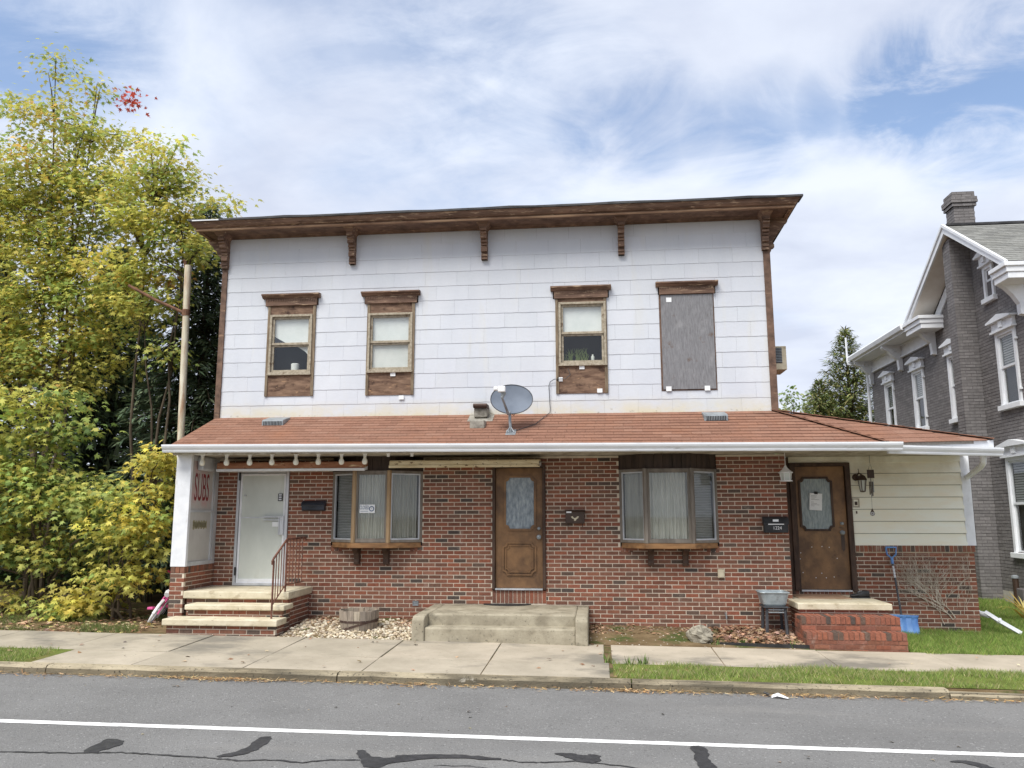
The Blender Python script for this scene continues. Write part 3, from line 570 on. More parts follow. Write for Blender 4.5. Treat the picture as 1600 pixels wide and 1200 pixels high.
# --- bay windows
def bay(X0, X1, a, b, p, tone, curtains, brx, label):
    z0, z1 = 1.50, 2.70; Pn = [Vector((X0, 0, 0)), Vector((a, -p, 0)), Vector((b, -p, 0)), Vector((X1, 0, 0))]
    fm = MB(); parts = []
    for i in range(3):
        A, B = Pn[i], Pn[i+1]; U = (B-A).normalized(); N = Vector((U.y, -U.x, 0)); ln = (B-A).length; F = frame(A, U, (0, 0, 1), N)
        w = .045
        fm.box(0, w, z0, z1, -.05, .0, None, F); fm.box(ln-w, ln, z0, z1, -.05, .0, None, F); fm.box(w, ln-w, z1-w, z1, -.05, 0, None, F); fm.box(w, ln-w, z0, z0+w, -.05, 0, None, F)
        parts.append((F, ln, w))
    bw = tag(fm.build('bay_window', M_['baytrim'], house, bevel=.003), label)
    for i in (1, 2):
        mm = MB(); mm.lathe([(.042, z0-.002), (.042, z1+.002)], (Pn[i].x, Pn[i].y+.01, 0), 6); mm.build('mullion', M_[tone], bw)
    for i, (F, ln, w) in enumerate(parts):
        fr2 = MB(); e = .022
        for q in ((w, w+e, z0+w, z1-w), (ln-w-e, ln-w, z0+w, z1-w), (w+e, ln-w-e, z1-w-e, z1-w), (w+e, ln-w-e, z0+w, z0+w+e)): fr2.box(q[0], q[1], q[2], q[3], -.045, -.012, None, F)
        fr2.build('sash', M_['alum'] if i != 1 else M_['baytrim'], bw)
        MB().box(w+e, ln-w-e, z0+w+e, z1-w-e, -.032, -.028, None, F).build('pane', M_['glass'] if i == 1 else M_['glassdim'], bw)
        n = 60; cm = MB()
        if curtains[i] == 'c':
            for k in range(n+1):
                s_ = w+.01+(ln-2*w-.02)*k/n; d_ = -.09+.018*math.sin(k*1.15)+.008*math.sin(k*.37)
                cm.v += [tuple(F @ Vector((s_, z0+.05, d_))), tuple(F @ Vector((s_, z1-.05, d_*.9-.01)))]
            cm.f = [(2*k, 2*k+2, 2*k+3, 2*k+1) for k in range(n)]; cm.c = [None]*n
            cm.build('curtain', M_['curtain'], bw, smooth=True)
        else:
            for k in range(40):
                zz = z0+.06+k*(z1-z0-.12)/40; cm.box(w+.012, ln-w-.012, zz, zz+.022, -.095, -.085, None, F)
            cm.build('blind', M_['blind'], bw)
    # boarded header up to the soffit
    hd = MB()
    for F, ln, w in parts:
        n = max(2, int(ln/.13))
        for k in range(n): hd.box(ln*k/n+.003, ln*(k+1)/n-.003, z1+.012, 2.945, -.05, -.012 if k % 2 else -.015, None, F)
        hd.box(0, ln, z1, z1+.012, -.05, .012, None, F)
    hd.build('header_boards', M_['panel'], bw)
    # sill and brackets
    sm = MB(); O = [(X0+.02, .0), (a-.02, -p-.025), (b+.02, -p-.025), (X1-.02, .0)]
    sm.prism([(x, y, 1.41) for x, y in O], (0, 0, .085)); sm.build('sill', M_['baysill'], bw, bevel=.006)
    for x in brx:
        m = MB(); m.prism([(x-.045, .0, 1.41), (x-.045, -.22, 1.41), (x-.045, -.22, 1.37), (x-.045, -.13, 1.31), (x-.045, -.10, 1.22), (x-.045, -.11, 1.17), (x-.045, -.10, 1.13), (x-.045, 0, 1.12)], (.09, 0, 0)); m.build('bracket', M_['darkframe'], bw, bevel=.005)
    MB().box(X0, X1, .05, .5, 1.42, 2.93).build('room_back', M_['room'], house)
    return bw
bay1 = bay(-4.58, -2.98, -4.09, -3.49, .34, 'baymull', 'bcc', (-4.09, -3.58), 'bay window with tan mullions, grey curtains and a closed notice')
bay2 = bay(.37, 1.98, .785, 1.53, .34, 'baytrim', 'ccb', (.86, 1.42), 'bay window with grey-brown mullions and pale curtains')
sg = one('closed_sign', M_['paper'], 'small white notice reading closed with a clock face, inside the bay window', 'sign', MB().box(-3.985, -3.72, -.348, -.344, 1.99, 2.13), (-3.85, -.346, 1.99))
put_text('CLOSED', .088, M_['bluesign'], sg, FRONT((-3.903, -.3485, 2.078)), sx=.50)
MB().box(-3.97, -3.84, -.3495, -.3487, 2.016, 2.022).build('print_line', M_['bluesign'], sg)
m = MB()
for k in range(16):
    t0, t1 = 2*math.pi*k/16, 2*math.pi*(k+1)/16
    m.add([(-3.777+.045*math.cos(t), -.3487, 2.06+.045*math.sin(t)) for t in (t0, t1)]+[(-3.777+.03*math.cos(t), -.3487, 2.06+.03*math.sin(t)) for t in (t1, t0)], [(0, 1, 2, 3)])
m.box(-3.779, -3.775, -.3495, -.3487, 2.06, 2.083); m.box(-3.777, -3.762, -.3495, -.3487, 2.058, 2.062)
m.build('clock_face', M_['bluesign'], sg)

# --- addition to the right: cream lap boards over the brick knee wall
AX0, AX1 = 4.355, 6.20
zz = 1.43; adds = MB().box(3.34, 6.28, AY+.03, AY+.2, 1.43, 2.95).build('addition_wall', M_['darkframe'], house)
pitch = .2045
for i in range(7):
    z0 = 1.43+i*pitch; m = MB()
    m.add([(AX0, AY-.032, z0), (AX1, AY-.032, z0), (AX1, AY-.006, z0+pitch-.008), (AX0, AY-.006, z0+pitch-.008), (AX0, AY+.03, z0), (AX1, AY+.03, z0), (AX1, AY+.03, z0+pitch-.008), (AX0, AY+.03, z0+pitch-.008)],
          [(0, 1, 2, 3), (0, 4, 5, 1), (1, 5, 6, 2), (3, 2, 6, 7), (0, 3, 7, 4)])
    m.build('lap_board', M_['cream'], adds)
MB().box(3.34, AX1, AY-.03, AY+.03, 2.845, 2.945).build('top_trim', M_['cream'], house)
MB().box(6.19, 6.34, AY-.025, AY+.10, 1.43, 2.95).build('corner_post', M_['white'], house, bevel=.004)
MB().box(6.10, 6.29, AY+.10, 8.5, -.1, 2.95).build('side_wall', M_['cream'], house)

# --- upper storey: shingle siding
UY = .05; UX0, UX1, UZ0, UZ1 = -6.745, 2.945, 3.60, 7.075
WINS = [dict(x=(-5.915, -5.015), z=(4.06, 5.73), hood=(-6.02, -4.94), sash=(-5.865, -5.07, 4.46, 5.56), kind=1),
        dict(x=(-4.055, -3.185), z=(4.05, 5.72), hood=(-4.16, -3.09), sash=(-4.035, -3.22, 4.47, 5.54), kind=2),
        dict(x=(-.67, .225), z=(4.02, 5.71), hood=(-.75, .31), sash=(-.615, .21, 4.52, 5.64), kind=3),
        dict(x=(1.13, 2.065), z=(4.04, 5.73), hood=(1.08, 2.14), sash=None, kind=4)]
holes = [(w['sash'][0]+.02, w['sash'][1]-.02, w['sash'][2]+.02, w['sash'][3]-.02) for w in WINS if w['sash']]
us = sorted({UX0, UX1, *[q for h in holes for q in h[:2]]}); vs = sorted({3.3, UZ1, *[q for h in holes for q in h[2:4]]})
m = MB()
for i in range(len(us)-1):
    for j in range(len(vs)-1):
        um, vm = (us[i]+us[i+1])/2, (vs[j]+vs[j+1])/2
        if not any(h[0] < um < h[1] and h[2] < vm < h[3] for h in holes): m.box(us[i], us[i+1], UY+.012, UY+.14, vs[j], vs[j+1])
m.box(UX0, UX0+.14, UY+.14, 9, 3.3, UZ1); m.box(UX1-.14, UX1, UY+.14, 9, 3.3, UZ1); m.box(UX0, UX1, 9, 9.14, 0, UZ1); m.box(UX0, UX1, UY+.6, UY+.65, 3.3, UZ1)
upper = m.build('siding_wall', M_['siding'], house)
MB().box(XW0+.02, 3.0, .3, 9, -.1, 3.3).build('ground_floor_core', M_['room'], house)
blocks = [(w['x'][0]-.0, w['x'][1]+.0, w['z'][0], w['z'][1]) for w in WINS]+[(w['hood'][0]+.04, w['hood'][1]-.04, w['z'][1], w['z'][1]+.18) for w in WINS]
def sub(r, b):
    x0, x1, z0, z1 = r; a0, a1, c0, c1 = b
    if a1 <= x0 or a0 >= x1 or c1 <= z0 or c0 >= z1: return [r]
    o = []
    if a0 > x0: o.append((x0, a0, z0, z1))
    if a1 < x1: o.append((a1, x1, z0, z1))
    q0, q1 = max(x0, a0), min(x1, a1)
    if c0 > z0: o.append((q0, q1, z0, c0))
    if c1 < z1: o.append((q0, q1, c1, z1))
    return o
rnd = random.Random(3); sp = .2655; ztop = 7.03; row = 0; z0 = 3.655
zrows = [3.64] + [3.90+i*.2645 for i in range(12)] + [7.075]
for row in range(len(zrows)-1):
    za, zb = zrows[row], zrows[row+1]+.012; wd = .575; x = UX0 - (row % 2)*wd/2 - (row % 3)*.04
    while x < UX1:
        rects = [(max(x, UX0), min(x+wd, UX1), za, zb)]
        for b in blocks: rects = [q for r in rects for q in sub(r, b)]
        t = rnd.uniform(.978, 1.02); col = (t*rnd.uniform(.99, 1.0), t, t*rnd.uniform(1.0, 1.012)); dt = rnd.uniform(-.002, .003); tilt = rnd.uniform(-.004, .004)
        for (a0, a1, c0, c1) in rects:
            if a1-a0 < .004 or c1-c0 < .004: continue
            g = .0009; m = MB(); n = 5; bot = []
            yb = lambda zq: UY-.0075-dt*.3+.0064*(zq-za)/(zb-za)
            for k in range(n+1):
                xx = a0+g+(a1-a0-2*g)*k/n; wob = .0025*math.sin(xx*23+row)*(1 if abs(c0-za) < 1e-6 else 0)
                bot.append((xx, yb(c0), c0+wob+tilt*(k/n-.5)))
            top = [(q[0], yb(c1), c1) for q in bot]; nb = n+1
            m.v = bot+top+[(q[0], UY+.012, q[2]) for q in bot]
            m.f = [(k, k+1, nb+k+1, nb+k) for k in range(n)]+[(2*nb+k, 2*nb+k+1, k+1, k) for k in range(n)]
            m.f += [(0, nb, 2*nb), (n, 2*nb+n, nb+n)]; m.c = [col]*len(m.f)
            m.build('shingle', M_['siding'], upper)
        x += wd
for x0, x1 in ((-6.835, -6.735), (2.935, 3.05)):
    MB().box(x0, x1, UY-.035, UY+.14, 3.62, 7.074).build('corner_board', M_['trim'], house, bevel=.003)
# windows
for w in WINS:
    x0, x1 = w['x']; z0, z1 = w['z']; h0, h1 = w['hood']
    m = MB(); m.box(x0, x0+.05, UY-.035, UY+.02, z0, z1); m.box(x1-.05, x1, UY-.035, UY+.02, z0, z1)
    if w['kind'] == 4: m = MB().box(x0, x1, UY-.015, UY+.02, z0, z1)
    lab = {1: 'double-hung window with a draped shade behind the glass', 2: 'double-hung window with both panes covered white', 3: 'double-hung window with plants on its sill', 4: 'boarded-up window under a carved hood'}[w['kind']]
    win = tag(m.build('window', M_['trim' if w['kind'] == 4 else 'oldwood'], house, bevel=.003), lab)
    f = MB(); f.box(h0+.06, h1-.06, UY-.055, UY+.02, z1, z1+.135); n = 20
    for k in range(n):
        xa = h0+.08+(h1-h0-.16)*k/n; xb = h0+.08+(h1-h0-.16)*(k+1)/n
        f.prism([(xa, UY-.066, z1+.125), (xb, UY-.066, z1+.125), ((xa+xb)/2, UY-.066, z1+.065)], (0, .015, 0))
    f.build('frieze', M_['trimx'], win)
    c = MB(); c.sweepx([(UY+.01, z1+.135), (UY-.065, z1+.135), (UY-.10, z1+.17), (UY-.13, z1+.18), (UY-.13, z1+.205), (UY+.01, z1+.222)], h0, h1); c.build('hood', M_['trimx'], win)
    for s_ in (0, 1):
        xe = h0 if s_ == 0 else h1
    if w['kind'] == 4:
        m = MB(); n = 10
        m.box(x0+.03, x1-.02, UY-.03, UY-.015, z0+.02, z1-.01); m.build('plywood', M_['plywood'], win, bevel=.002)
        for (px, pz) in ((x0+.17, z1-.10), (x0+.12, z0+.03), (x1-.17, z0+.03)):
            MB().box(px-.045, px+.045, UY-.036, UY-.028, pz-.04, pz+.04).build('patch', M_['paper'], win)
        continue
    s0, s1, t0, t1 = w['sash']
    MB().box(x0+.05, x1-.05, UY-.022, UY+.012, t1, z1).build('header_panel', M_['rawwood'], win)
    MB().box(x0+.05, x1-.05, UY-.018, UY+.012, z0, t0).build('apron', M_['rawwood'], win)
    st = fr(s0, s1, t0, t1, .04, UY-.05, UY+.02); st.box(s0-.01, s1+.01, UY-.062, UY-.02, t0-.02, t0+.012)
    st.build('storm_frame', M_['sash'], win, bevel=.003)
    zm = (t0+t1)/2+.01
    sa = fr(s0+.04, s1-.04, zm-.015, t1-.04, .038, UY-.012, UY+.03); sa.box(s0+.045, s1-.045, UY-.028, UY-.012, zm-.022, zm+.012); up_ = sa.build('sash', M_['sash'], win, bevel=.002)
    sb = fr(s0+.045, s1-.045, t0+.045, zm-.017, .036, UY-.005, UY+.03); lo_ = sb.build('sash', M_['sash'], win, bevel=.002)
    MB().box(s0+.078, s1-.078, UY+.008, UY+.012, zm+.023, t1-.078).build('pane', M_['skyglass'], win)
    MB().box(s0+.081, s1-.081, UY+.012, UY+.016, t0+.081, zm-.053).build('pane', M_['glass'], win)
    MB().box(s0+.0, s1-.0, UY+.34, UY+.36, t0, t1).build('room_back', M_['room'], win)
    ys = UY+.05; q = MB()
    if w['kind'] == 1:
        q.v = []; pts = [(s0+.05, t1-.05), (s1-.05, t1-.05), (s1-.05, t0+.30), (s1-.14, t0+.42), (s1-.30, t0+.52), (s0+.30, t0+.58), (s0+.05, t0+.72)]
        q.prism([(x, ys, z) for x, z in pts], (0, .006, 0)); q.build('shade', M_['shade'], win)
        MB().lathe([(.07, 0), (.075, .12), (.06, .13), (0, .13)], ((s0+s1)/2+.06, UY+.09, t0+.08), 14).build('lampshade', M_['shade'], win, smooth=True)
    elif w['kind'] == 2:
        q.prism([(s0+.05, ys, t0+.05), (s1-.05, ys, t0+.05), (s1-.05, ys, t1-.05), (s0+.05, ys, t1-.05)], (0, .006, 0)); q.build('shade', M_['shade'], win)
    else:
        q.prism([(s0+.05, ys, zm), (s1-.05, ys, zm), (s1-.05, ys, t1-.05), (s0+.05, ys, t1-.05)], (0, .006, 0)); q.build('shade', M_['shade'], win)
        q = MB(); r3 = random.Random(2)
        for k in range(46):
            xb = s0+.12+r3.random()*.36; q.tube([(xb, UY+.10, t0+.08), (xb+r3.uniform(-.05, .05), UY+.10, t0+.16+r3.random()*.05), (xb+r3.uniform(-.1, .1), UY+.09, t0+.2+r3.random()*.12)], [.005, .004, .002], 4, (.25, .32, .12))
        q.build('potted_stems', M_['leaf'], win)
        MB().lathe([(.03, 0), (.03, .08), (.015, .10), (.015, .12), (0, .12)], (s1-.24, UY+.09, t0+.08), 12).build('bottle', M_['frost'], win, smooth=True)
for (px, pz) in ((.0-.22, 4.475), (-.60, 4.27), (.08, 4.06), (-3.56, 4.42), (-3.40, 4.0)):
    MB().box(px-.045, px+.045, UY-.035, UY-.02, pz-.035, pz+.035).build('patch', M_['paper'], upper)

# --- cornice swept round three sides, mitred
def around(prof, name, m_, smoothit=False):
    m = MB(); rings = []
    for d, z in prof:
        dx = d*.82; rings.append([(UX0-.02-dx, 9.2, z), (UX0-.02-dx, UY-d, z), (UX1+.05+dx, UY-d, z), (UX1+.05+dx, 9.2, z)])
    for r in rings: m.v += r
    n = len(prof)
    for i in range(n):
        a, b = i*4, ((i+1) % n)*4
        for k in range(3): m.f.append((a+k, a+k+1, b+k+1, b+k)); m.c.append(None)
    return m.build(name, m_, house)
around([(0, 7.075), (.45, 7.075), (.45, 7.09), (0, 7.09)], 'soffit', M_['trim'])
around([(.40, 7.058), (.455, 7.058), (.465, 7.085), (.475, 7.10), (.51, 7.108), (.545, 7.14), (.56, 7.175), (.575, 7.183), (.575, 7.20), (.40, 7.20)], 'cornice', M_['trimx'])
around([(.452, 7.052), (.482, 7.052), (.486, 7.07), (.478, 7.086), (.455, 7.086)], 'cornice_bead', M_['beadwood'])
around([(.01, 7.03), (.03, 7.03), (.045, 7.055), (.08, 7.073), (.01, 7.074)], 'bed_moulding', M_['trim'])
rfm = MB(); n = 24
for k in range(n):
    x0 = UX0-.51+(UX1-UX0+1.08)*k/n; x1 = UX0-.51+(UX1-UX0+1.08)*(k+1)/n
    j = lambda q: .006*math.sin(q*3.1)+.004*math.sin(q*7.7)
    rfm.add([(x0, UY-.60, 7.20+j(x0)*.4), (x1, UY-.60, 7.20+j(x1)*.4), (x1, UY-.60, 7.235+j(x1)), (x0, UY-.60, 7.235+j(x0)), (x1, 9.3, 7.0), (x0, 9.3, 7.0), (x1, UY-.3, 7.20), (x0, UY-.3, 7.20)], [(0, 1, 2, 3), (3, 2, 4, 5), (1, 0, 7, 6)])
rfm.build('roof_covering', M_['tar'], house)
MB().box(-7.18, -6.68, UY-.612, UY-.60, 7.195, 7.215).build('flashing_strip', M_['gutter'], house)
def bracket_front(x):
    m = MB(); w = .055; pr = [(0, 6.42)]
    steps = [(.09, 6.42, 6.445), (.075, 6.45, 6.47), (.095, 6.475, 6.50), (.08, 6.505, 6.55), (.13, 6.555, 6.64), (.11, 6.645, 6.66), (.14, 6.665, 6.69), (.12, 6.695, 6.71), (.17, 6.715, 6.745), (.15, 6.75, 6.77), (.22, 6.775, 6.84), (.26, 6.845, 6.87), (.23, 6.875, 6.89), (.30, 6.895, 6.955)]
    for d, a, b in steps: m.box(x-w, x+w, UY-d, UY, a+.043, b+.049)
    m.box(x-w*.8, x+w*.8, UY-.07, UY, 6.463, 7.0)
    m.add([(x-w, UY-.31, 7.0), (x+w, UY-.31, 7.0), (x+w, UY, 7.0), (x-w, UY, 7.0), (x-.115, UY-.37, 7.077), (x+.115, UY-.37, 7.077), (x+.115, UY, 7.077), (x-.115, UY, 7.077)], [(0, 1, 5, 4), (1, 2, 6, 5), (3, 0, 4, 7), (0, 3, 2, 1)])
    return m.build('bracket', M_['trimx'], house)
for x in (-6.775, -4.355, -1.925, .505, 2.97): bracket_front(x)
for sx, xw in ((1, 3.05), (-1, -6.835)):
    m = MB(); y0, y1 = UY+.06, UY+.15
    pr = [(0, 7.03), (.36, 7.03), (.34, 6.95), (.27, 6.90), (.24, 6.84), (.19, 6.80), (.15, 6.72), (.11, 6.68), (.07, 6.60), (.10, 6.55), (.10, 6.50), (.05, 6.48), (.04, 6.43), (.02, 6.42), (0, 6.42)]
    m.prism([(xw+sx*a, y0, b+.045) for a, b in pr], (0, y1-y0, 0)); m.build('bracket', M_['trimx'], house, bevel=.004)

# --- pent roof
def zg(x): return 3.04 - .0072*(x+1.2)
RG = -1.22; A = Vector((2.99, UY-.01, 3.665)); B = Vector((4.33, RG, zg(4.33)+.01)); C = Vector((6.03, -.76, 3.07))
TL, GL = Vector((-6.80, UY-.01, 3.675)), Vector((-6.92, RG, zg(-6.92)+.01)); ED, EE = Vector((6.45, 6, 3.07)), Vector((2.99, 6, 3.665))
TER = [(.262, .142, .100), (.275, .150, .106), (.252, .136, .096), (.268, .152, .110), (.256, .138, .098)]
rm = MB()
rm.add([GL, B, A, TL], [(0, 1, 3), (1, 2, 3)], TER[0]); rm.add([B, C, A], [(0, 1, 2)], TER[0]); rm.add([C, ED, EE, A], [(0, 1, 2, 3)], TER[0])
dz = Vector((0, 0, -.05)); rm.add([GL, B, C, GL+dz, B+dz, C+dz], [(3, 4, 1, 0), (4, 5, 2, 1)], (.35, .33, .3)); rm.add([GL, TL, TL+Vector((0, 0, -.4)), GL+dz], [(0, 1, 2, 3)], (.5, .5, .5))
roof = rm.build('pent_roof', M_['shingle'], house)
TER = [(.262, .142, .100), (.275, .150, .106), (.252, .136, .096), (.268, .152, .110), (.256, .138, .098)]
tabs = []
def shingle_plane(P0, P1, Q0, Q1, rows, seed):        # eave edge P0-P1, top edge Q0-Q1
    r = random.Random(seed)
    for i in range(rows):
        f0, f1 = i/rows, (i+1)/rows
        L0, R0, L1, R1 = P0.lerp(Q0, f0), P1.lerp(Q1, f0), P0.lerp(Q0, f1), P1.lerp(Q1, f1)
        U = (R0-L0).normalized(); ln = (R0-L0).length; w = .305; u = -(i % 2)*w/2 - r.uniform(0, .03)
        cut = max(0, (R0-R1).dot(U))*.5; cutl = max(0, (L1-L0).dot(U))*.5
        while u < ln:
            a, b = max(u, cutl if cutl > .05 else 0), min(u+w, ln-(cut if cut > .02 else 0))
            if b-a > .04:
                c = r.choice(TER); kk = r.choice((.93, 1.0, 1.05)); c = tuple(round(q*kk, 4) for q in c); t = (a+b)/2/ln
                o = L0.lerp(R0, t); up = Q0-P0 if (Q0-P0).length < (Q1-P1).length else Q1-P1
                Nn = U.cross(up).normalized(); V = Nn.cross(U); hgt = (L1.lerp(R1, t)-o).dot(V)
                o = o-V*.012+Nn*.006
                tabs.append((frame(o, U, V, Nn, b-a-.004, hgt+.02, .009), c, (b-a)*hgt/((o-CAM).length**3)))
            u += w
shingle_plane(GL+Vector((0, -.02, -.01)), B+Vector((0, -.02, -.01)), TL, A, 11, 3)
shingle_plane(B+Vector((.02, -.02, -.01)), C+Vector((.03, -.02, -.01)), A, A+Vector((.02, 0, 0)), 9, 4)
for (S0, S1) in ((B, A), (C, A)):                      # hip caps
    n = 13; U = (S1-S0).normalized(); side = U.cross(Vector((0, 0, 1))).normalized()
    for k in range(n):
        o = S0.lerp(S1, k/n)+Vector((0, 0, .012)); Nn = side.cross(U).normalized()
        if Nn.z < 0: Nn = -Nn
        tabs.append((frame(o, side, U, Nn, .16, (S1-S0).length/n+.03, .014), TER[k % 5], 9))
tabs.sort(key=lambda t: -t[2])
for M, c, _ in tabs[:300]: piece('shingle', M_['shingle'], roof, M, c, 'tab')
m = MB()
for M, c, _ in tabs[300:]:
    m.add([M @ Vector(v) for v in [(-.5, 0, 0), (.5, 0, 0), (-.5, 1, 0), (.5, 1, 0), (-.5, 0, 1), (.5, 0, 1), (-.5, 1, .25), (.5, 1, .25)]], [(0, 2, 3, 1), (4, 5, 7, 6), (0, 1, 5, 4), (1, 3, 7, 5), (3, 2, 6, 7), (2, 0, 4, 6)], c)
if m.v: tag(m.build('shingles', M_['shingle'], roof), kind='stuff')
# soffit boards, gutters, fascia
for k in range(9):
    y0, y1 = RG+.02+k*.134, RG+.02+(k+1)*.134
    MB().box(PX0, 6.0 if y0 > -.6 else 4.45, y0+.002, min(y1, -.004 if True else 0), 2.945+.001*(k % 2), 2.975).build('soffit_board', M_['soffit'], house)
for k in range(6):
    y0 = .0+k*.145; MB().box(3.12, 6.25, y0+.002, y0+.143, 2.947, 2.975).build('soffit_board', M_['soffit'], house)
MB().box(PX0+.02, 4.4, RG+.01, RG+.04, 2.925, 3.03).build('fascia', M_['soffit'], house)
gp = [(0, 0), (-.075, 0), (-.085, .02), (-.085, .035), (-.115, .075), (-.125, .10), (-.125, .125), (-.112, .125), (-.112, .112), (-.012, .112), (-.012, .125), (0, .125)]
def zgl(x): return zg(x)-.115
for (xa, xb) in ((-7.02, -3.9), (-3.9, -.8), (-.8, 2.3), (2.3, 4.47)):
    g = MB(); e = .004 if xa in (-3.9, 2.3) else 0
    g.sweepx([(RG+y-e, z) for y, z in gp], xa, xb+.03, None, (zgl(xa), zgl(xb)))
    g.build('gutter', M_['gutter'], house)
f2 = MB(); f2.add([(4.40, -1.13, 2.93), (6.02, -.78, 2.93), (6.02, -.78, 3.065), (4.40, -1.13, 3.045), (4.40, -1.10, 2.93), (6.02, -.75, 2.93), (6.02, -.75, 3.065), (4.40, -1.10, 3.045)], [(0, 1, 2, 3), (0, 4, 5, 1), (1, 5, 6, 2)])
f2.build('fascia', M_['white'], house)
g = MB(); g.sweepx([(y, z) for y, z in gp], 4.32, 6.10, None, (2.845, 2.815), (-1.16, -.79)); g.build('gutter', M_['gutter'], house)
MB().tube([(5.86, -.76, 2.84), (5.87, -.74, 2.78), (5.90, -.65, 2.72), (5.99, -.35, 2.68), (6.24, .6, 2.60), (6.345, 1.05, 2.56), (6.35, 1.15, 2.48), (6.35, 1.15, .38), (6.38, 1.05, .30), (6.45, .88, .29)], .045, 10).build('downspout', M_['gutter'], house, smooth=True)
# ================================================================== STEPS
es = thing('entry_steps', 'brick steps with pale stone treads up to the white shop door', 'steps', (-5.7, -.9, .1))
EB = Bricks()
EB.wall(es, (0, -1.0, 0), (1, 0, 0), (0, -1, 0), -6.60, -4.92, .10, .645, seed=31, back=.9)
EB.wall(es, (0, -1.33, 0), (1, 0, 0), (0, -1, 0), -6.40, -4.87, .10, .505, seed=32, back=.30)
EB.wall(es, (0, -1.67, 0), (1, 0, 0), (0, -1, 0), -6.55, -4.83, .06, .312, seed=33, back=.30)
eb = EB.wall(es, (-4.92, 0, 0), (0, 1, 0), (1, 0, 0), -.935, -.01, .10, .645, seed=34, back=.05)
EB.wall(es, (-4.87, 0, 0), (0, 1, 0), (1, 0, 0), -1.265, -1.0, .10, .505, seed=35, back=.05)
EB.wall(es, (-4.83, 0, 0), (0, 1, 0), (1, 0, 0), -1.605, -1.33, .06, .312, seed=36, back=.05)
EB.finish('brick', 290, eb)
for (x0, x1, y0, y1, z0, z1) in ((-6.64, -4.88, -1.06, -.002, .64, .752), (-6.43, -4.82, -1.39, -1.0, .503, .582), (-6.60, -4.79, -1.73, -1.33, .31, .405)):
    MB().box(x0, x1, y0, y1, z0, z1).build('tread', M_['cap'], es, bevel=.014)

cs = thing('concrete_stoop', 'weathered grey concrete stoop with two steps between low cheek walls', 'steps', (-1.46, -.8, .05))
MB().box(-2.575, -.345, -1.34, -.004, -.02, .484).build('platform', M_['concrete'], cs, bevel=.025)
MB().box(-2.575, -.345, -1.62, -1.30, -.02, .318).build('tread', M_['concrete'], cs, bevel=.025)
for x0, x1, ph in ((-2.76, -2.572, 0), (-.348, -.165, 1)):
    m = MB(); m.prism([(x0, -.004, -.02), (x0, -.004, .482), (x0, -1.45, .482), (x0, -1.56, .475), (x0, -1.645, .43), (x0, -1.66, -.02)], (x1-x0, 0, 0)); m.build('cheek_wall', M_['concrete'], cs, bevel=.022)
m = MB(); pts = [(-1.52+.40*math.cos(t), -.012-.24*math.sin(t)) for t in [math.pi*k/20 for k in range(21)]]
m.prism([(x, y, .486) for x, y in pts], (0, 0, .012)); one('door_mat', M_['rubber'], 'half-round black rubber mat before the brown door on the concrete stoop', 'mat', m, (-1.52, -.1, .486))

rs_ = thing('brick_steps', 'worn red brick steps under a pale concrete slab at the cream-sided entrance', 'steps', (3.7, -.2, 0))
RB = Bricks(); RED2 = [(.29, .112, .070), (.315, .124, .080), (.265, .104, .068), (.25, .112, .08)]; M_['redmortar'] = mat('stained_mortar', lin(104, 72, 60), lin(146, 108, 92), 7, rough=.95, bump=.3)
rb = RB.wall(rs_, (0, -.55, 0), (1, 0, 0), (0, -1, 0), 3.06, 4.38, .0, .515, seed=41, back=1.3, pal=[(.30, .125, .09), (.27, .12, .09), (.33, .14, .1)])
RB.wall(rs_, (3.06, 0, 0), (0, 1, 0), (-1, 0, 0), -.485, -.005, .0, .515, seed=42, back=.05)
def rowstep(x0, x1, y0, yb, zt, zb, seed):
    m = MB().box(x0+.004, x1-.004, y0+.008, yb, zb, zt-.008); b = m.build('brick_core', M_['redmortar'], rs_)
    RB.soldiers(b, (x0, y0, zt-.10), (1, 0, 0), (0, 0, 1), (0, -1, 0), x1-x0, .10, .21, pal=RED2, seed=seed, dark=.26, j=.013)
    RB.wall(rs_, (0, y0+.004, 0), (1, 0, 0), (0, -1, 0), x0, x1, zb, zt-.108, seed=seed+1, back=.05, pal=RED2+REDS[:3], mat='redmortar')
    RB.wall(rs_, (x0, 0, 0), (0, 1, 0), (-1, 0, 0), y0+.07, yb, zb, zt-.008, seed=seed+2, back=.04)
    # tread bricks behind the rowlock edge
    RB.soldiers(b, (x0, y0+.22, zt), (1, 0, 0), (0, 1, 0), (0, 0, 1), x1-x0, max(.05, yb-y0-.22), .05, pal=RED2, seed=seed+5)
rowstep(2.985, 4.40, -.96, -.55, .45, .0, 43)
rowstep(2.99, 4.39, -1.22, -.95, .262, -.03, 47)
RB.finish('brick', 300, rb)
MB().box(3.03, 4.42, -.61, AY-.02, .512, .61).build('slab', M_['cap'], rs_, bevel=.012)
one('door_mat', M_['mulch'], 'flattened tan mat lying before the door with the paper notice', 'mat', MB().box(3.22, 4.05, .10, .78, .611, .62), (3.6, .4, .611))

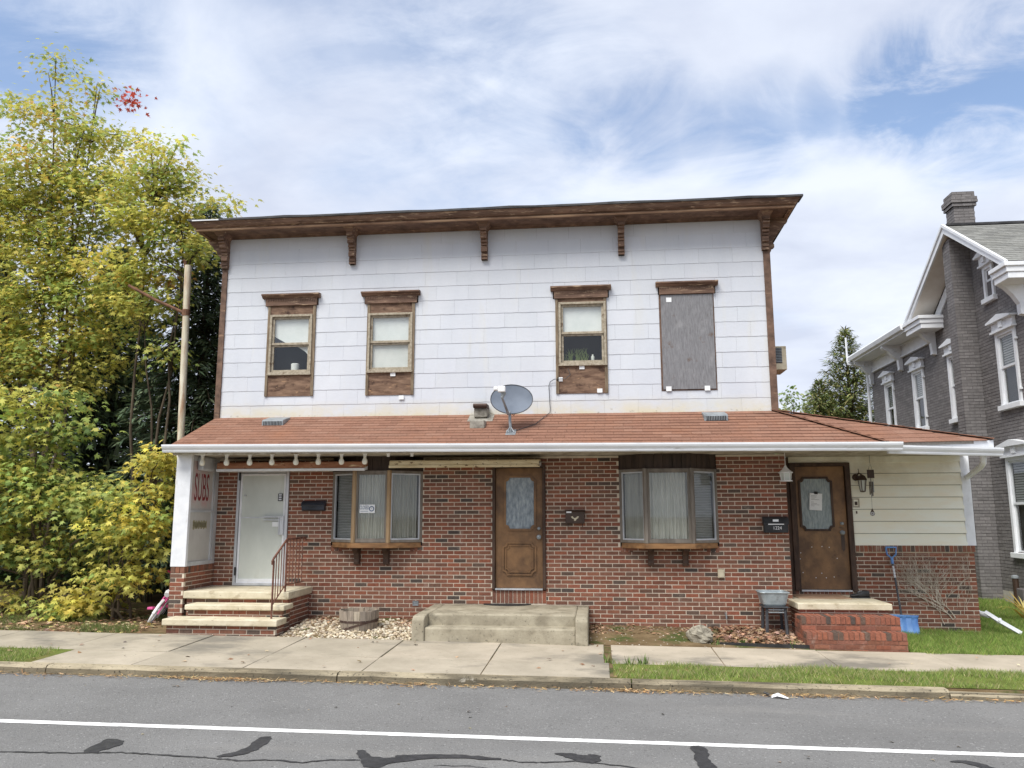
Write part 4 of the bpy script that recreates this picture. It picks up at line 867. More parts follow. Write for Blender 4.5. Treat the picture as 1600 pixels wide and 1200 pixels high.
# ================================================================== IRON RAILING
rl = thing('railing', 'brown wrought iron railing on the left brick steps', 'railing', (-4.96, -.8, .4))
LP0, LP1, WP = Vector((-4.95, -1.55, .40)), Vector((-4.98, -.97, .75)), Vector((-5.02, -.03, 0))
MB().tube([LP0, (LP0.x, LP0.y, 1.27)], .016, 8).build('post', M_['rail'], rl); MB().tube([LP1, (LP1.x, LP1.y, 1.56)], .016, 8).build('post', M_['rail'], rl)
MB().tube([(-4.95, -1.60, 1.21), (-4.95, -1.61, 1.26), (-4.95, -1.56, 1.30), (-4.98, -.97, 1.575), (-5.02, -.03, 1.575), (-5.02, -.03, 1.53)], .017, 8).build('handrail', M_['rail'], rl, smooth=True)
MB().tube([(-4.95, -1.55, .60), (-4.98, -.97, .86), (-5.02, -.03, .84)], .011, 6).build('bottom_rail', M_['rail'], rl)
for k in range(1, 5):
    t = k/5; p = LP0.lerp(LP1, t); MB().tube([(p.x, p.y, .60+.26*t), (p.x, p.y, 1.29+.275*t)], .008, 6).build('baluster', M_['rail'], rl)
for k in range(1, 6):
    y = -.97+.94*k/6; n = 30; m = MB(); x = -4.98-.04*k/6
    m.tube([(x, y, .85+.715*i/n) for i in range(n+1)], [.007+.005*(i % 2) for i in range(n+1)], 5); m.build('baluster', M_['rail'], rl)

# ================================================================== FIXTURES ON THE FRONT
for i, x in enumerate((-6.52, -6.10, -5.70, -5.32, -4.91, -4.53, -4.14, -3.75)):
    b = thing('light_bulb', 'bare white bulb in a socket, in a row under the eaves above the shop door', 'light bulb', (x, -.92, 2.82), 'row of bare bulbs under the eaves')
    MB().lathe([(.026, 2.895), (.03, 2.93), (.045, 2.947)], (x, -.92, 0), 12).build('socket', M_['whitep'], b, smooth=True)
    MB().lathe([(0, 2.765), (.026, 2.77), (.042, 2.79), (.046, 2.812), (.04, 2.84), (.025, 2.87), (.022, 2.90)], (x, -.92, 0), 14).build('globe', M_['bulb'], b, smooth=True)
for i, x in enumerate((-6.70, -3.36, -2.97)):
    s_ = MB().lathe([(.0, 2.89), (.024, 2.89), (.028, 2.93), (.042, 2.947)], (x, -.92, 0), 12)
    one('lamp_socket', M_['whitep'], 'empty white lamp socket under the eaves, without a bulb', 'lamp socket', s_, (x, -.92, 2.89), 'empty sockets under the eaves', smooth=True)
def awning(x0, x1, z0, z1, m_, label, peel):
    a = thing('awning', label, 'awning', ((x0+x1)/2, -.15, z0))
    MB().sweepx([(-.52, z0+.043), (-.538, z0+.05), (-.53, z1-.005), (-.505, z1+.012), (-.02, z1+.03), (-.02, z1+.01), (-.50, z0+.055)], x0, x1).build('cover_board', m_, a)
    MB().box(x0-.01, x1+.01, -.545, -.515, z0, z0+.045).build('front_bar', M_['white'] if not peel else m_, a, bevel=.006)
    MB().tube([(x0+.03, -.42, z0+.06), (x1-.03, -.42, z0+.06)], .05, 10).build('roller', M_['oldwood'], a)
    for x in (x0, x1-.03): MB().prism([(x, -.53, z0+.005), (x, -.02, z0+.06), (x, -.02, z1+.02), (x, -.51, z1-.02)], (.03, 0, 0)).build('end_bracket', M_['white'], a)
awning(-6.45, -3.87, 2.69, 2.835, M_['awnrust'], 'rolled-up awning with peeling brown cover and white bar, over the white shop door', False)
awning(-3.44, -.935, 2.73, 2.845, M_['awncream'], 'rolled-up awning with a chipped cream cover, over the middle brown door', True)
mb_ = thing('mailbox', 'long dark mailbox beside the white shop door', 'mailbox', (-4.9, -.05, 2.03), 'mailboxes on the brick wall')
MB().sweepx([(-.008, 2.03), (-.07, 2.03), (-.10, 2.05), (-.10, 2.11), (-.008, 2.11)], -5.09, -4.69).build('body', M_['navy'], mb_)
MB().sweepx([(-.008, 2.11), (-.105, 2.105), (-.112, 2.13), (-.09, 2.17), (-.04, 2.20), (-.008, 2.205)], -5.10, -4.68).build('lid', M_['navy'], mb_)
MB().sweepx([(-.10, 2.088), (-.118, 2.088), (-.118, 2.098), (-.10, 2.1)], -4.95, -4.83).build('latch', M_['black'], mb_)
mb_ = thing('mailbox', 'brown metal mailbox with a pale eagle emblem, right of the middle door', 'mailbox', (-.37, -.05, 1.8), 'mailboxes on the brick wall')
b_ = MB().box(-.53, -.215, -.105, -.008, 1.81, 1.99).build('body', M_['chocolate'], mb_, bevel=.006)
MB().sweepx([(-.008, 1.99), (-.112, 1.975), (-.112, 1.995), (-.05, 2.03), (-.008, 2.035)], -.54, -.205).build('lid', M_['chocolate'], mb_)
em = MB(); em.prism([(-.44, -.108, 1.92), (-.415, -.108, 1.935), (-.395, -.108, 1.905), (-.375, -.108, 1.90), (-.355, -.108, 1.91), (-.33, -.108, 1.93), (-.305, -.108, 1.925), (-.32, -.108, 1.90), (-.35, -.108, 1.88), (-.36, -.108, 1.855), (-.385, -.108, 1.855), (-.39, -.108, 1.885), (-.42, -.108, 1.895)], (0, .003, 0)); em.build('emblem', M_['cap'], b_)
MB().box(-.515, -.43, -.115, -.1125, 1.985, 2.01).build('name_tag', M_['paper'], mb_)
for x in (-.49, -.25): MB().tube([(x, -.05, 1.81), (x, -.06, 1.77), (x, -.09, 1.76), (x, -.10, 1.78)], .005, 6).build('hook', M_['black'], mb_)
mb_ = thing('mailbox', 'black metal mailbox with white house number 1224, by the white hanging lantern', 'mailbox', (2.88, -.05, 1.66), 'mailboxes on the brick wall')
b_ = MB().box(2.69, 3.07, -.105, -.008, 1.66, 1.81).build('body', M_['black'], mb_, bevel=.008)
MB().sweepx([(-.008, 1.815), (-.118, 1.79), (-.118, 1.815), (-.075, 1.90), (-.008, 1.92)], 2.68, 3.08).build('lid', M_['black'], mb_)
MB().box(2.75, 3.00, -.124, -.1185, 1.79, 1.805).build('trim_strip', M_['whitep'], mb_)
MB().box(2.83, 2.92, -.106, -.098, 1.83, 1.875, None).build('name_tag', M_['paper'], mb_)
put_text('1224', .075, M_['whitep'], b_, FRONT((2.895, -.107, 1.735)), sx=.95)
# hanging lantern
ln = thing('hanging_lantern', 'white coach lantern hanging at the end of the brick wall', 'lantern', (3.03, -.30, 2.45))
MB().tube([(3.03, -.30, 2.95), (3.03, -.30, 2.71)], .005, 6).build('chain', M_['whitep'], ln)
MB().lathe([(.012, 2.735), (.02, 2.72), (.03, 2.70), (.06, 2.665), (.115, 2.625), (.115, 2.612), (0, 2.612)], (3.03, -.30, 0), 12).build('cap', M_['whitep'], ln)
MB().lathe([(.07, 2.50), (.085, 2.61)], (3.03, -.30, 0), 6).build('glass', M_['frost'], ln)
for k in range(6):
    t = rad(60*k); MB().tube([(3.03+.072*math.cos(t), -.30+.072*math.sin(t), 2.495), (3.03+.088*math.cos(t), -.30+.088*math.sin(t), 2.615)], .007, 5).build('rib', M_['whitep'], ln)
MB().lathe([(0, 2.475), (.1, 2.478), (.1, 2.496), (0, 2.498)], (3.03, -.30, 0), 12).build('base', M_['whitep'], ln)
# wall lantern
wl = thing('wall_lantern', 'dark bronze wall lantern on the cream boards', 'lantern', (4.5, AY-.1, 2.35))
MB().lathe([(0, 0), (.055, 0), (.06, .015), (.03, .03), (0, .03)], (4.455, AY-.01, 2.585), 12, M=Matrix.Rotation(rad(90), 3, 'X')).build('back_plate', M_['chocolate'], wl)
MB().tube([(4.455, AY-.03, 2.60), (4.49, AY-.10, 2.655), (4.52, AY-.14, 2.63)], .012, 6).build('arm', M_['chocolate'], wl)
MB().tube([(4.49, AY-.1, 2.65), (4.485, AY-.1, 2.73)], .006, 5).build('finial', M_['chocolate'], wl)
MB().lathe([(.02, 2.625), (.055, 2.60), (.085, 2.54), (.08, 2.53), (0, 2.53)], (4.525, AY-.14, 0), 8).build('cap', M_['chocolate'], wl)
MB().lathe([(.04, 2.345), (.065, 2.53)], (4.525, AY-.14, 0), 6).build('glass', M_['frost'], wl)
for k in range(6):
    t = rad(60*k); MB().tube([(4.525+.042*math.cos(t), AY-.14+.042*math.sin(t), 2.345), (4.525+.067*math.cos(t), AY-.14+.067*math.sin(t), 2.53)], .006, 5).build('rib', M_['chocolate'], wl)
MB().lathe([(0, 2.325), (.046, 2.335), (.046, 2.35), (0, 2.35)], (4.525, AY-.14, 0), 8).build('base', M_['chocolate'], wl)
# wind chime
wc = thing('wind_chime', 'small wind chime with tubes and a teardrop sail hanging from the porch soffit', 'wind chime', (4.62, .55, 1.6))
MB().box(4.565, 4.675, .54, .56, 2.56, 2.70).build('top_plate', M_['chocolate'], wc)
MB().tube([(4.59, .55, 2.70), (4.62, .55, 2.82), (4.65, .55, 2.70)], .003, 4).build('cord', M_['ink'], wc); MB().tube([(4.62, .55, 2.82), (4.62, .55, 2.95)], .003, 4).build('cord', M_['ink'], wc)
for k, (dx, l) in enumerate(((-.03, .22), (0, .25), (.015, .24), (.035, .18), (-.01, .20))):
    MB().tube([(4.62+dx, .55+.012*(k % 2), 2.50), (4.62+dx, .55+.012*(k % 2), 2.50-l)], .008, 6).build('chime_tube', M_['steel'] if k % 2 else M_['chocolate'], wc)
    MB().tube([(4.62+dx, .55, 2.56), (4.62+dx, .55, 2.50)], .002, 4).build('cord', M_['ink'], wc)
MB().tube([(4.615, .55, 2.56), (4.605, .55, 2.06)], .002, 4).build('cord', M_['ink'], wc)
m = MB(); m.prism([(4.605, .548, 2.06), (4.565, .548, 1.965), (4.575, .548, 1.94), (4.605, .548, 1.925), (4.635, .548, 1.94), (4.645, .548, 1.965)], (0, .006, 0)); sl_ = m.build('sail', M_['chocolate'], wc)
m = MB()
for r in (.012, .026):
    for k in range(14): m.add([(4.605+q*math.cos(t), .5465, 1.965+q*math.sin(t)*.85) for t, q in ((2*math.pi*k/14, r), (2*math.pi*(k+1)/14, r), (2*math.pi*(k+1)/14, r+.006), (2*math.pi*k/14, r+.006))], [(0, 1, 2, 3)])
m.build('spiral', M_['paper'], sl_)
ip = thing('intercom', 'cream door intercom plate beside the right brown door', 'intercom', (4.43, AY, 2.07))
fr(4.375, 4.49, 2.07, 2.225, .022, AY-.035, AY).build('cover', M_['soffit'], ip, bevel=.004); MB().box(4.395, 4.47, AY-.026, AY-.004, 2.09, 2.205).build('backing', M_['cream'], ip); MB().box(4.41, 4.455, AY-.032, AY-.02, 2.11, 2.17).build('speaker_grille', M_['chocolate'], ip)
one('door_bell', M_['chocolate'], 'tiny brass doorbell below the cream intercom plate', 'doorbell', MB().box(4.425, 4.447, AY-.024, AY, 1.965, 2.01), (4.43, AY, 1.97), bevel=.003)
ou = thing('outlet_cover', 'pale weatherproof outlet cover on the brick right of the bay window', 'outlet', (1.985, -.01, .93)); MB().box(1.93, 2.04, -.04, -.004, .935, 1.075).build('cover', M_['cap'], ou, bevel=.012); MB().box(1.945, 2.025, -.05, -.039, .95, 1.06).build('flap', M_['cap'], ou, bevel=.008)
sp_ = thing('spigot', 'small brass hose spigot low on the brick wall', 'spigot', (2.03, -.03, .3)); MB().tube([(2.03, .0, .36), (2.03, -.06, .36), (2.03, -.085, .345), (2.03, -.09, .30)], .012, 8).build('spout', M_['steel'], sp_); MB().lathe([(0, 0), (.025, 0), (.025, .008), (0, .008)], (2.03, -.055, .385), 8).build('handwheel', M_['steel'], sp_)
one('wall_vent', M_['steel'], 'small grey crawl-space vent low in the brick left of the stoop', 'vent', fr(-3.125, -3.025, .45, .53, .012, -.012, .002).box(-3.11, -3.04, -.006, 0, .46, .52).box(-3.11, -3.04, -.011, 0, .487, .493), (-3.07, 0, .45))
nt_ = thing('paper_notice', 'white printed paper notice taped to the right door light', 'notice', (3.76, AY-.02, 2.0))
Mn = frame((3.765, AY-.026, 2.17), (math.cos(.07), 0, -math.sin(.07)), (math.sin(.07), 0, math.cos(.07)), (0, -1, 0))
MB().box(-.105, .105, -.145, .145, -.001, .001, None, Mn).build('sheet', M_['paper'], nt_); ln_ = MB(); rr = random.Random(9)
for k in range(9):
    if k not in (4,): ln_.box(-.08, -.08+rr.uniform(.05, .15), .10-k*.022, .104-k*.022, .001, .0015, None, Mn)
ln_.build('print_lines', M_['ink'], nt_); MB().box(-.03, .03, .13, .175, .001, .004, None, Mn).build('tape', M_['rubber'], nt_)

# ================================================================== ON THE PENT ROOF
def rz(x, y): t = (y-RG)/(UY-RG); return (zg(x)+.01)*(1-t)+3.67*t
for x in (-5.57, 1.96):
    v = thing('roof_vent', 'low grey metal louvre vent on the pent roof below the %s' % ('window with the draped shade' if x < 0 else 'boarded-up window'), 'roof vent', (x, -.25, 3.5), 'louvre vents on the pent roof')
    z0 = rz(x, -.38); MB().sweepx([(-.38, z0+.01), (-.38, z0+.10), (-.34, z0+.125), (-.05, z0+.20), (-.05, z0+.16)], x-.19, x+.19).build('hood', M_['steel'], v, bevel=.006)
    MB().box(x-.165, x+.165, -.388, -.378, z0+.02, z0+.092).build('opening', M_['dark'], v)
    for k in range(13): MB().box(x-.165+k*.0265, x-.155+k*.0265, -.394, -.384, z0+.02, z0+.092).build('louvre', M_['steel'], v)
fl = thing('flue', 'squat crumbling flue patched in grey mortar on the pent roof beside the dish', 'flue', (-1.97, -.2, 3.4))
z0 = rz(-1.95, -.55); MB().box(-2.08, -1.83, -.60, -.32, z0-.02, z0+.13).build('base_block', M_['greycon'], fl, bevel=.02)
MB().sweepx([(-.30, rz(-2, -.30)-.01), (-.30, rz(-2, -.30)+.025), (.03, rz(-2, .03)+.02), (.03, rz(-2, .03)-.03)], -2.17, -1.74).build('mortar_patch', M_['greycon'], fl)
MB().box(-2.07, -1.84, -.20, .03, 3.60, 3.76).build('stack', M_['greycon'], fl, bevel=.015)
MB().sweepx([(.03, 3.76), (-.24, 3.76), (-.27, 3.80), (-.25, 3.835), (.03, 3.835)], -2.08, -1.84).build('cowl', M_['hoop'], fl, bevel=.01)
ds = thing('satellite_dish', 'grey satellite dish on a bent mast bolted to the pent roof', 'satellite dish', (-1.37, -.8, 3.27))
zf = rz(-1.37, -.80)
m = MB(); m.add([(-1.45, -.90, rz(0, -.90)+.012), (-1.29, -.90, rz(0, -.90)+.012), (-1.29, -.70, rz(0, -.70)+.012), (-1.45, -.70, rz(0, -.70)+.012), (-1.45, -.90, rz(0, -.90)+.03), (-1.29, -.90, rz(0, -.90)+.03), (-1.29, -.70, rz(0, -.70)+.03), (-1.45, -.70, rz(0, -.70)+.03)], [(4, 5, 6, 7), (0, 1, 5, 4), (1, 2, 6, 5), (3, 0, 4, 7)]); m.build('foot', M_['steel'], ds)
MB().tube([(-1.37, -.80, zf+.01), (-1.385, -.80, zf+.20), (-1.39, -.78, zf+.36)], .024, 10).build('mast', M_['steel'], ds, smooth=True)
for sx in (-1, 1): MB().tube([(-1.37+.06*sx, -.86, zf+.01), (-1.38, -.80, zf+.12)], .009, 6).build('brace', M_['steel'], ds)
dn = Vector((.10, -.93, .34)).normalized(); du = Vector((0, 0, 1)); du = (du-dn*du.dot(dn)).normalized(); dr = du.cross(dn)
dcx = Vector((-1.365, -.72, 3.83)); m = MB(); nr, na = 7, 32; vs = []
for side in (0, 1):
    for i in range(nr+1):
        r = i/nr
        for k in range(na):
            t = 2*math.pi*k/na; dep = .055*(r*r-1)-.006*side
            vs.append(dcx+dr*(.345*r*math.cos(t))+du*(.27*r*math.sin(t))+dn*dep)
n1 = (nr+1)*na; fs = []
for i in range(nr):
    for k in range(na):
        a, b, c, d_ = i*na+k, i*na+(k+1) % na, (i+1)*na+(k+1) % na, (i+1)*na+k; fs += [(a, b, c, d_)[::-1], (n1+a, n1+b, n1+c, n1+d_)]
fs += [(nr*na+k, nr*na+(k+1) % na, n1+nr*na+(k+1) % na, n1+nr*na+k) for k in range(na)]
m.add(vs, fs); m.build('reflector', M_['dish'], ds, smooth=True)
MB().tube([dcx+dr*(.346*math.cos(2*math.pi*k/32))+du*(.271*math.sin(2*math.pi*k/32)) for k in range(33)], .007, 6).build('rim', M_['plast'], ds)
MB().tube([(-1.39, -.76, 3.60), (-1.40, -.90, 3.56), (-1.47, -1.22, 3.80)], [.022, .024, .017], 8).build('feed_arm', M_['steel'], ds, smooth=True)
MB().lathe([(.016, 0), (.042, .09), (.042, .10), (0, .10)], (-1.465, -1.20, 3.775), 10, M=Matrix.Rotation(.25, 3, 'Y')).build('feed_neck', M_['steel'], ds)
fd = MB(); fd.box(-1.53, -1.41, -1.27, -1.17, 3.87, 3.965); fd.box(-1.60, -1.53, -1.25, -1.19, 3.90, 3.96); fd.build('feed_head', M_['whitep'], ds, bevel=.015)
MB().tube([(-1.39, -.66, 3.62), (-1.33, -.70, 3.56), (-1.30, -.72, 3.62), (-1.31, -.70, 3.68)], .006, 6).build('cable_loop', M_['ink'], ds)
cb_ = thing('dish_cable', 'thin grey cable running from the dish across the roof and up to a window', 'cable', (-1.0, -.2, 3.5))
MB().tube([(-1.34, -.78, rz(0, -.78)+.03), (-1.0, -.45, rz(0, -.45)+.02), (-.78, .0, 3.69), (-.775, .02, 3.75)], .006, 6).build('roof_run', M_['plast'], cb_)
MB().tube([(-.775, .02, 3.74), (-.785, .022, 3.95), (-.795, .022, 4.16), (-.77, .02, 4.23), (-.70, .0, 4.27), (-.60, .0, 4.275), (-.50, .0, 4.275), (-.42, .005, 4.35), (-.46, .005, 4.45)], .006, 6).build('wall_run', M_['plast'], cb_)
ac = thing('air_conditioner', 'beige window air conditioner sticking out of the right side wall', 'air conditioner', (3.2, 1.05, 4.45))
MB().box(2.95, 3.41, .80, 1.35, 4.50, 4.93).build('case', M_['cap'], ac, bevel=.01)
MB().box(3.09, 3.33, .793, .80, 4.62, 4.90).build('side_grille', M_['plast'], ac)
for k in range(9): MB().box(3.09, 3.33, .788, .794, 4.64+k*.029, 4.65+k*.029).build('louvre', M_['steel'], ac)

# ================================================================== THINGS IN FRONT OF THE WALL
bp = thing('barrel_planter', 'half-barrel planter with a slipped rusty hoop, standing in pale gravel', 'planter', (-3.77, -.92, .15))
n = 20; rb_ = random.Random(4); bx, by, bz = -3.77, -.92, .14
for k in range(n):
    t0, t1 = 2*math.pi*(k+.03)/n, 2*math.pi*(k+.97)/n; c = rb_.choice([(.36, .30, .23), (.42, .36, .28), (.30, .25, .20), (.26, .22, .18)]); h_ = .345+rb_.uniform(-.008, .008)
    V = []
    for (r, z) in ((.27, 0), (.305, .19), (.31, h_)):
        for q in (r, r-.022): V += [(bx+q*math.cos(t0), by+q*math.sin(t0), bz+z), (bx+q*math.cos(t1), by+q*math.sin(t1), bz+z)]
    MB().add(V, [(0, 1, 5, 4), (4, 5, 9, 8), (8, 9, 11, 10), (2, 6, 7, 3), (6, 10, 11, 7), (0, 4, 6, 2), (4, 8, 10, 6), (1, 3, 7, 5), (5, 7, 11, 9)], c).build('stave', M_['barrel'], bp)
def hoop(z, tilt, r):
    m = MB(); q = 28; vs = []
    for k in range(q):
        t = 2*math.pi*k/q; zz = z+tilt*math.cos(t); rr_ = r(zz)+.004
        vs += [(bx+rr_*math.cos(t), by+rr_*math.sin(t), bz+zz), (bx+(rr_+.002)*math.cos(t), by+(rr_+.002)*math.sin(t), bz+zz+.034)]
    m.add(vs, [(2*k, 2*((k+1) % q), 2*((k+1) % q)+1, 2*k+1) for k in range(q)]); return m.build('hoop', M_['hoop'], bp)
rf = lambda z: .27+.035*min(1, z/.19)+.005*max(0, (z-.19)/.15)
hoop(.165, 0, rf); hoop(.10, .085, rf); hoop(.0, 0, rf)
MB().lathe([(0, .30), (.28, .29), (.28, .26)], (bx, by, bz-.06), 20).build('soil', M_['earth'], bp)
one('plastic_bottle', M_['glassdim'], 'crushed clear plastic bottle lying in the half-barrel planter', 'bottle', MB().tube([(-3.72, -.99, .37), (-3.66, -.95, .41), (-3.60, -.90, .45), (-3.57, -.88, .47)], [.028, .034, .032, .013], 10), (-3.65, -.95, .38), smooth=True)
st_ = thing('plastic_stool', 'charcoal plastic stool against the brick, carrying a metal tub', 'stool', (2.71, -.36, .05))
for sx in (0, 1):
    for sy in (0, 1):
        xa, ya = 2.58+.27*sx, -.53+.30*sy; MB().tube([(xa+(-.02 if not sx else .02), ya+(-.02 if not sy else .02), .05), (xa, ya, .53)], [.028, .024], 6).build('leg', M_['plast'], st_)
MB().box(2.53, 2.90, -.58, -.17, .525, .55).build('seat', M_['plast'], st_, bevel=.01)
for z in (.455, .495): MB().box(2.60, 2.83, -.555, -.54, z, z+.016).build('rail', M_['steel'], st_)
tb = thing('metal_tub', 'square galvanised wash tub standing on the plastic stool', 'tub', (2.71, -.36, .55))
def rbox(cx, cy, hx, hy, z, r, n=5):
    q = []
    for sx, sy, a0 in ((1, 1, 0), (-1, 1, 90), (-1, -1, 180), (1, -1, 270)):
        for k in range(n): t = rad(a0+90*k/(n-1)); q.append((cx+sx*(hx-r)+r*math.cos(t), cy+sy*(hy-r)+r*math.sin(t), z))
    return q
R_ = [rbox(2.71, -.37, .155, .15, .552, .05), rbox(2.71, -.37, .175, .17, .58, .06), rbox(2.71, -.37, .215, .205, .75, .06), rbox(2.71, -.37, .222, .212, .755, .06), rbox(2.71, -.37, .205, .195, .752, .055), rbox(2.71, -.37, .165, .16, .59, .05)]
m = MB(); q = len(R_[0])
for r in R_: m.v += r
for i in range(len(R_)-1): m.f += [(i*q+k, i*q+(k+1) % q, (i+1)*q+(k+1) % q, (i+1)*q+k) for k in range(q)]
m.f += [tuple(range(q))[::-1], tuple(range(5*q, 6*q))]; m.c = [None]*len(m.f); m.build('basin', M_['tubm'], tb)
MB().tube([p for p in rbox(2.71, -.37, .222, .212, .757, .06)]+[rbox(2.71, -.37, .222, .212, .757, .06)[0]], .009, 6).build('rim', M_['tubm'], tb)
# boulder-like stump
m = MB(); rr = random.Random(8); nl, na = 9, 16
for i in range(nl+1):
    ph = math.pi*i/nl
    for k in range(na):
        t = 2*math.pi*k/na; f_ = 1+.16*math.sin(3*t+i)+.12*math.sin(5*t+ph*4)+rr.uniform(-.07, .07); x = .19*f_*math.sin(ph)*math.cos(t); y = .15*f_*math.sin(ph)*math.sin(t); z = .15*math.cos(ph)*(1+.15*math.sin(2*t))
        m.v.append((1.50+x+.05*z, -1.02+y, .16+z+.10*x*-1))
for i in range(nl):
    for k in range(na): m.f.append((i*na+k, (i+1)*na+k, (i+1)*na+(k+1) % na, i*na+(k+1) % na)); m.c.append(None)
one('stump', mat('grey_stump', lin(112, 106, 94), lin(168, 162, 146), 9, (1, 1, 2), rough=.95, bump=1, bscale=25, spots=[(lin(70, 62, 54), 7, .58, .7, (1, 1, 1))]), 'grey weathered lump of wood at the edge of the leaf bed', 'stump', m, (1.5, -1.02, .02))
m = MB(); P = [(1.72, -1.16, .03), (2.1, -1.22, .035), (2.5, -1.25, .03), (2.95, -1.25, .025), (3.02, -1.22, .02)]
for a, b in zip(P, P[1:]): m.prism([(a[0], a[1], a[2]), (b[0], b[1], b[2]), (b[0], b[1]+.025, b[2]), (a[0], a[1]+.025, a[2])], (0, 0, .065))
one('garden_edging', M_['rubber'], 'black plastic edging along the leaf bed beside the sidewalk', 'edging', m, (2.4, -1.2, .03))
# snow shovel
sh = thing('snow_shovel', 'blue snow shovel leaning on the brick knee wall', 'shovel', (4.95, .5, .03))
T0, T1 = Vector((4.945, .80, 1.20)), Vector((4.93, .50, .28))
MB().tube([T0, T0.lerp(T1, .5), T1], .017, 10).build('shaft', M_['plast'], sh, smooth=True)
MB().tube([T0.lerp(T1, .12), T0.lerp(T1, .32)], .0185, 10).build('label_sleeve', M_['whitep'], sh)
for k in range(7): MB().tube([T0.lerp(T1, .135+k*.026), T0.lerp(T1, .145+k*.026)], .0192, 8).build('print_mark', M_['ink'], sh)
MB().tube([T0+Vector((-.085, .0, .20)), T0+Vector((-.07, 0, .08)), T0+Vector((0, 0, .02)), T0+Vector((.07, 0, .08)), T0+Vector((.085, 0, .20)), T0+Vector((-.085, 0, .20))], .015, 8).build('grip', M_['blue'], sh, smooth=True)
MB().tube([T0+Vector((0, 0, .03)), T0.lerp(T1, .08)], .024, 8).build('socket', M_['blue'], sh)
m = MB(); nx, nz_ = 12, 6
for j in range(nz_+1):
    for i in range(nx+1):
        u = i/nx; v = j/nz_; x = 4.72+.44*u; m.v.append((x+(.01 if v > .8 else 0), .47-.09*(1-v)**1.6-.05*math.sin(math.pi*u)*0-.04*(v > .95)-.018*math.sin(u*math.pi*6)*(1 if .1 < u < .9 else 0), .03+.30*v-.03*(u-.5)*.5))
nn = nx+1
for j in range(nz_):
    for i in range(nx): m.f.append((j*nn+i, j*nn+i+1, (j+1)*nn+i+1, (j+1)*nn+i)); m.c.append(None)
bl = m.build('blade', M_['blue'], sh, smooth=True); so_ = bl.modifiers.new('solid', 'SOLIDIFY'); so_.thickness = .006
MB().box(4.725, 5.165, .36, .385, .028, .05).build('wear_strip', M_['steel'], sh)
so2 = thing('shoe', 'single black shoe with grey laces left on the pale concrete slab', 'shoe', (4.23, .25, .61))
m = MB(); prof = [(-.15, .035, .045), (-.12, .045, .055), (-.06, .047, .065), (0, .042, .085), (.05, .038, .115), (.10, .038, .11), (.14, .033, .105)]
for x, hw, hh in prof:
    for k in range(8): t = 2*math.pi*k/8; m.v.append((4.22+x, .25+hw*math.cos(t), .625+max(0, (hh*.5)*(1+math.sin(t)))))
for i in range(len(prof)-1):
    for k in range(8): m.f.append((i*8+k, i*8+(k+1) % 8, (i+1)*8+(k+1) % 8, (i+1)*8+k)); m.c.append(None)
m.f += [tuple(range(8))[::-1], tuple(range(48, 56))]; m.c += [None, None]; m.build('upper', M_['black'], so2, smooth=True)
MB().prism([(4.06, .205, .611), (4.37, .213, .611), (4.37, .287, .611), (4.06, .295, .611)], (0, 0, .018)).build('sole', M_['rubber'], so2); 
for k in range(3): MB().tube([(4.19+k*.022, .225, .70+k*.008), (4.20+k*.022, .25, .715+k*.01), (4.19+k*.022, .275, .70+k*.008)], .004, 5).build('lace', M_['steel'], so2)
# dead climber on the knee wall
vm = MB(); rv = random.Random(12)
def twig(p, d, r, depth):
    path = [p]; 
    for i in range(5):
        d = (d+Vector((rv.uniform(-.25, .25), 0, rv.uniform(-.22, .22)))).normalized(); p = p+d*rv.uniform(.05, .09)
        p = Vector((max(4.98, min(6.18, p.x)), AY-.012-rv.random()*.012, max(.15, min(1.28, p.z)))); path.append(p)
        if depth > 0 and i > 0 and rv.random() < .8: twig(p, (d+Vector((rv.choice((-1, 1))*.8, 0, rv.uniform(-.1, .7)))).normalized(), r*.62, depth-1)
    vm.tube(path, [r*1.35*(1-.12*i) for i in range(6)], 5, cap=False)
for x, z, dx, dz, r in ((5.86, .22, -.55, .75, .008), (5.80, .30, -.75, .6, .007), (5.90, .25, -.35, .9, .008), (5.72, .14, -.6, .8, .006), (5.95, .42, .0, 1, .004), (6.05, .3, .1, 1, .003), (5.6, .5, -.6, .7, .006), (5.5, .7, -.5, .6, .004)):
    twig(Vector((x, AY-.015, z)), Vector((dx, 0, dz)).normalized(), r, 3)
one('dead_climber', mat('dry_twig', lin(176, 162, 144), lin(206, 194, 178), 9, rough=.9, bump=0), 'bare dry climbing stems clinging to the brick knee wall', 'plant', vm, (5.7, AY, .2))
de = thing('downspout_extension', 'white downspout extension lying in the lawn at the house corner', 'downspout', (6.6, .7, .05))
MB().tube([(6.42, .92, .33), (6.48, .80, .27), (6.53, .72, .22), (6.80, .60, .04)], .042, 4).build('pipe', M_['gutter'], de)
MB().tube([(6.52, .725, .235), (6.545, .715, .215)], .048, 4).build('collar', M_['gutter'], de)
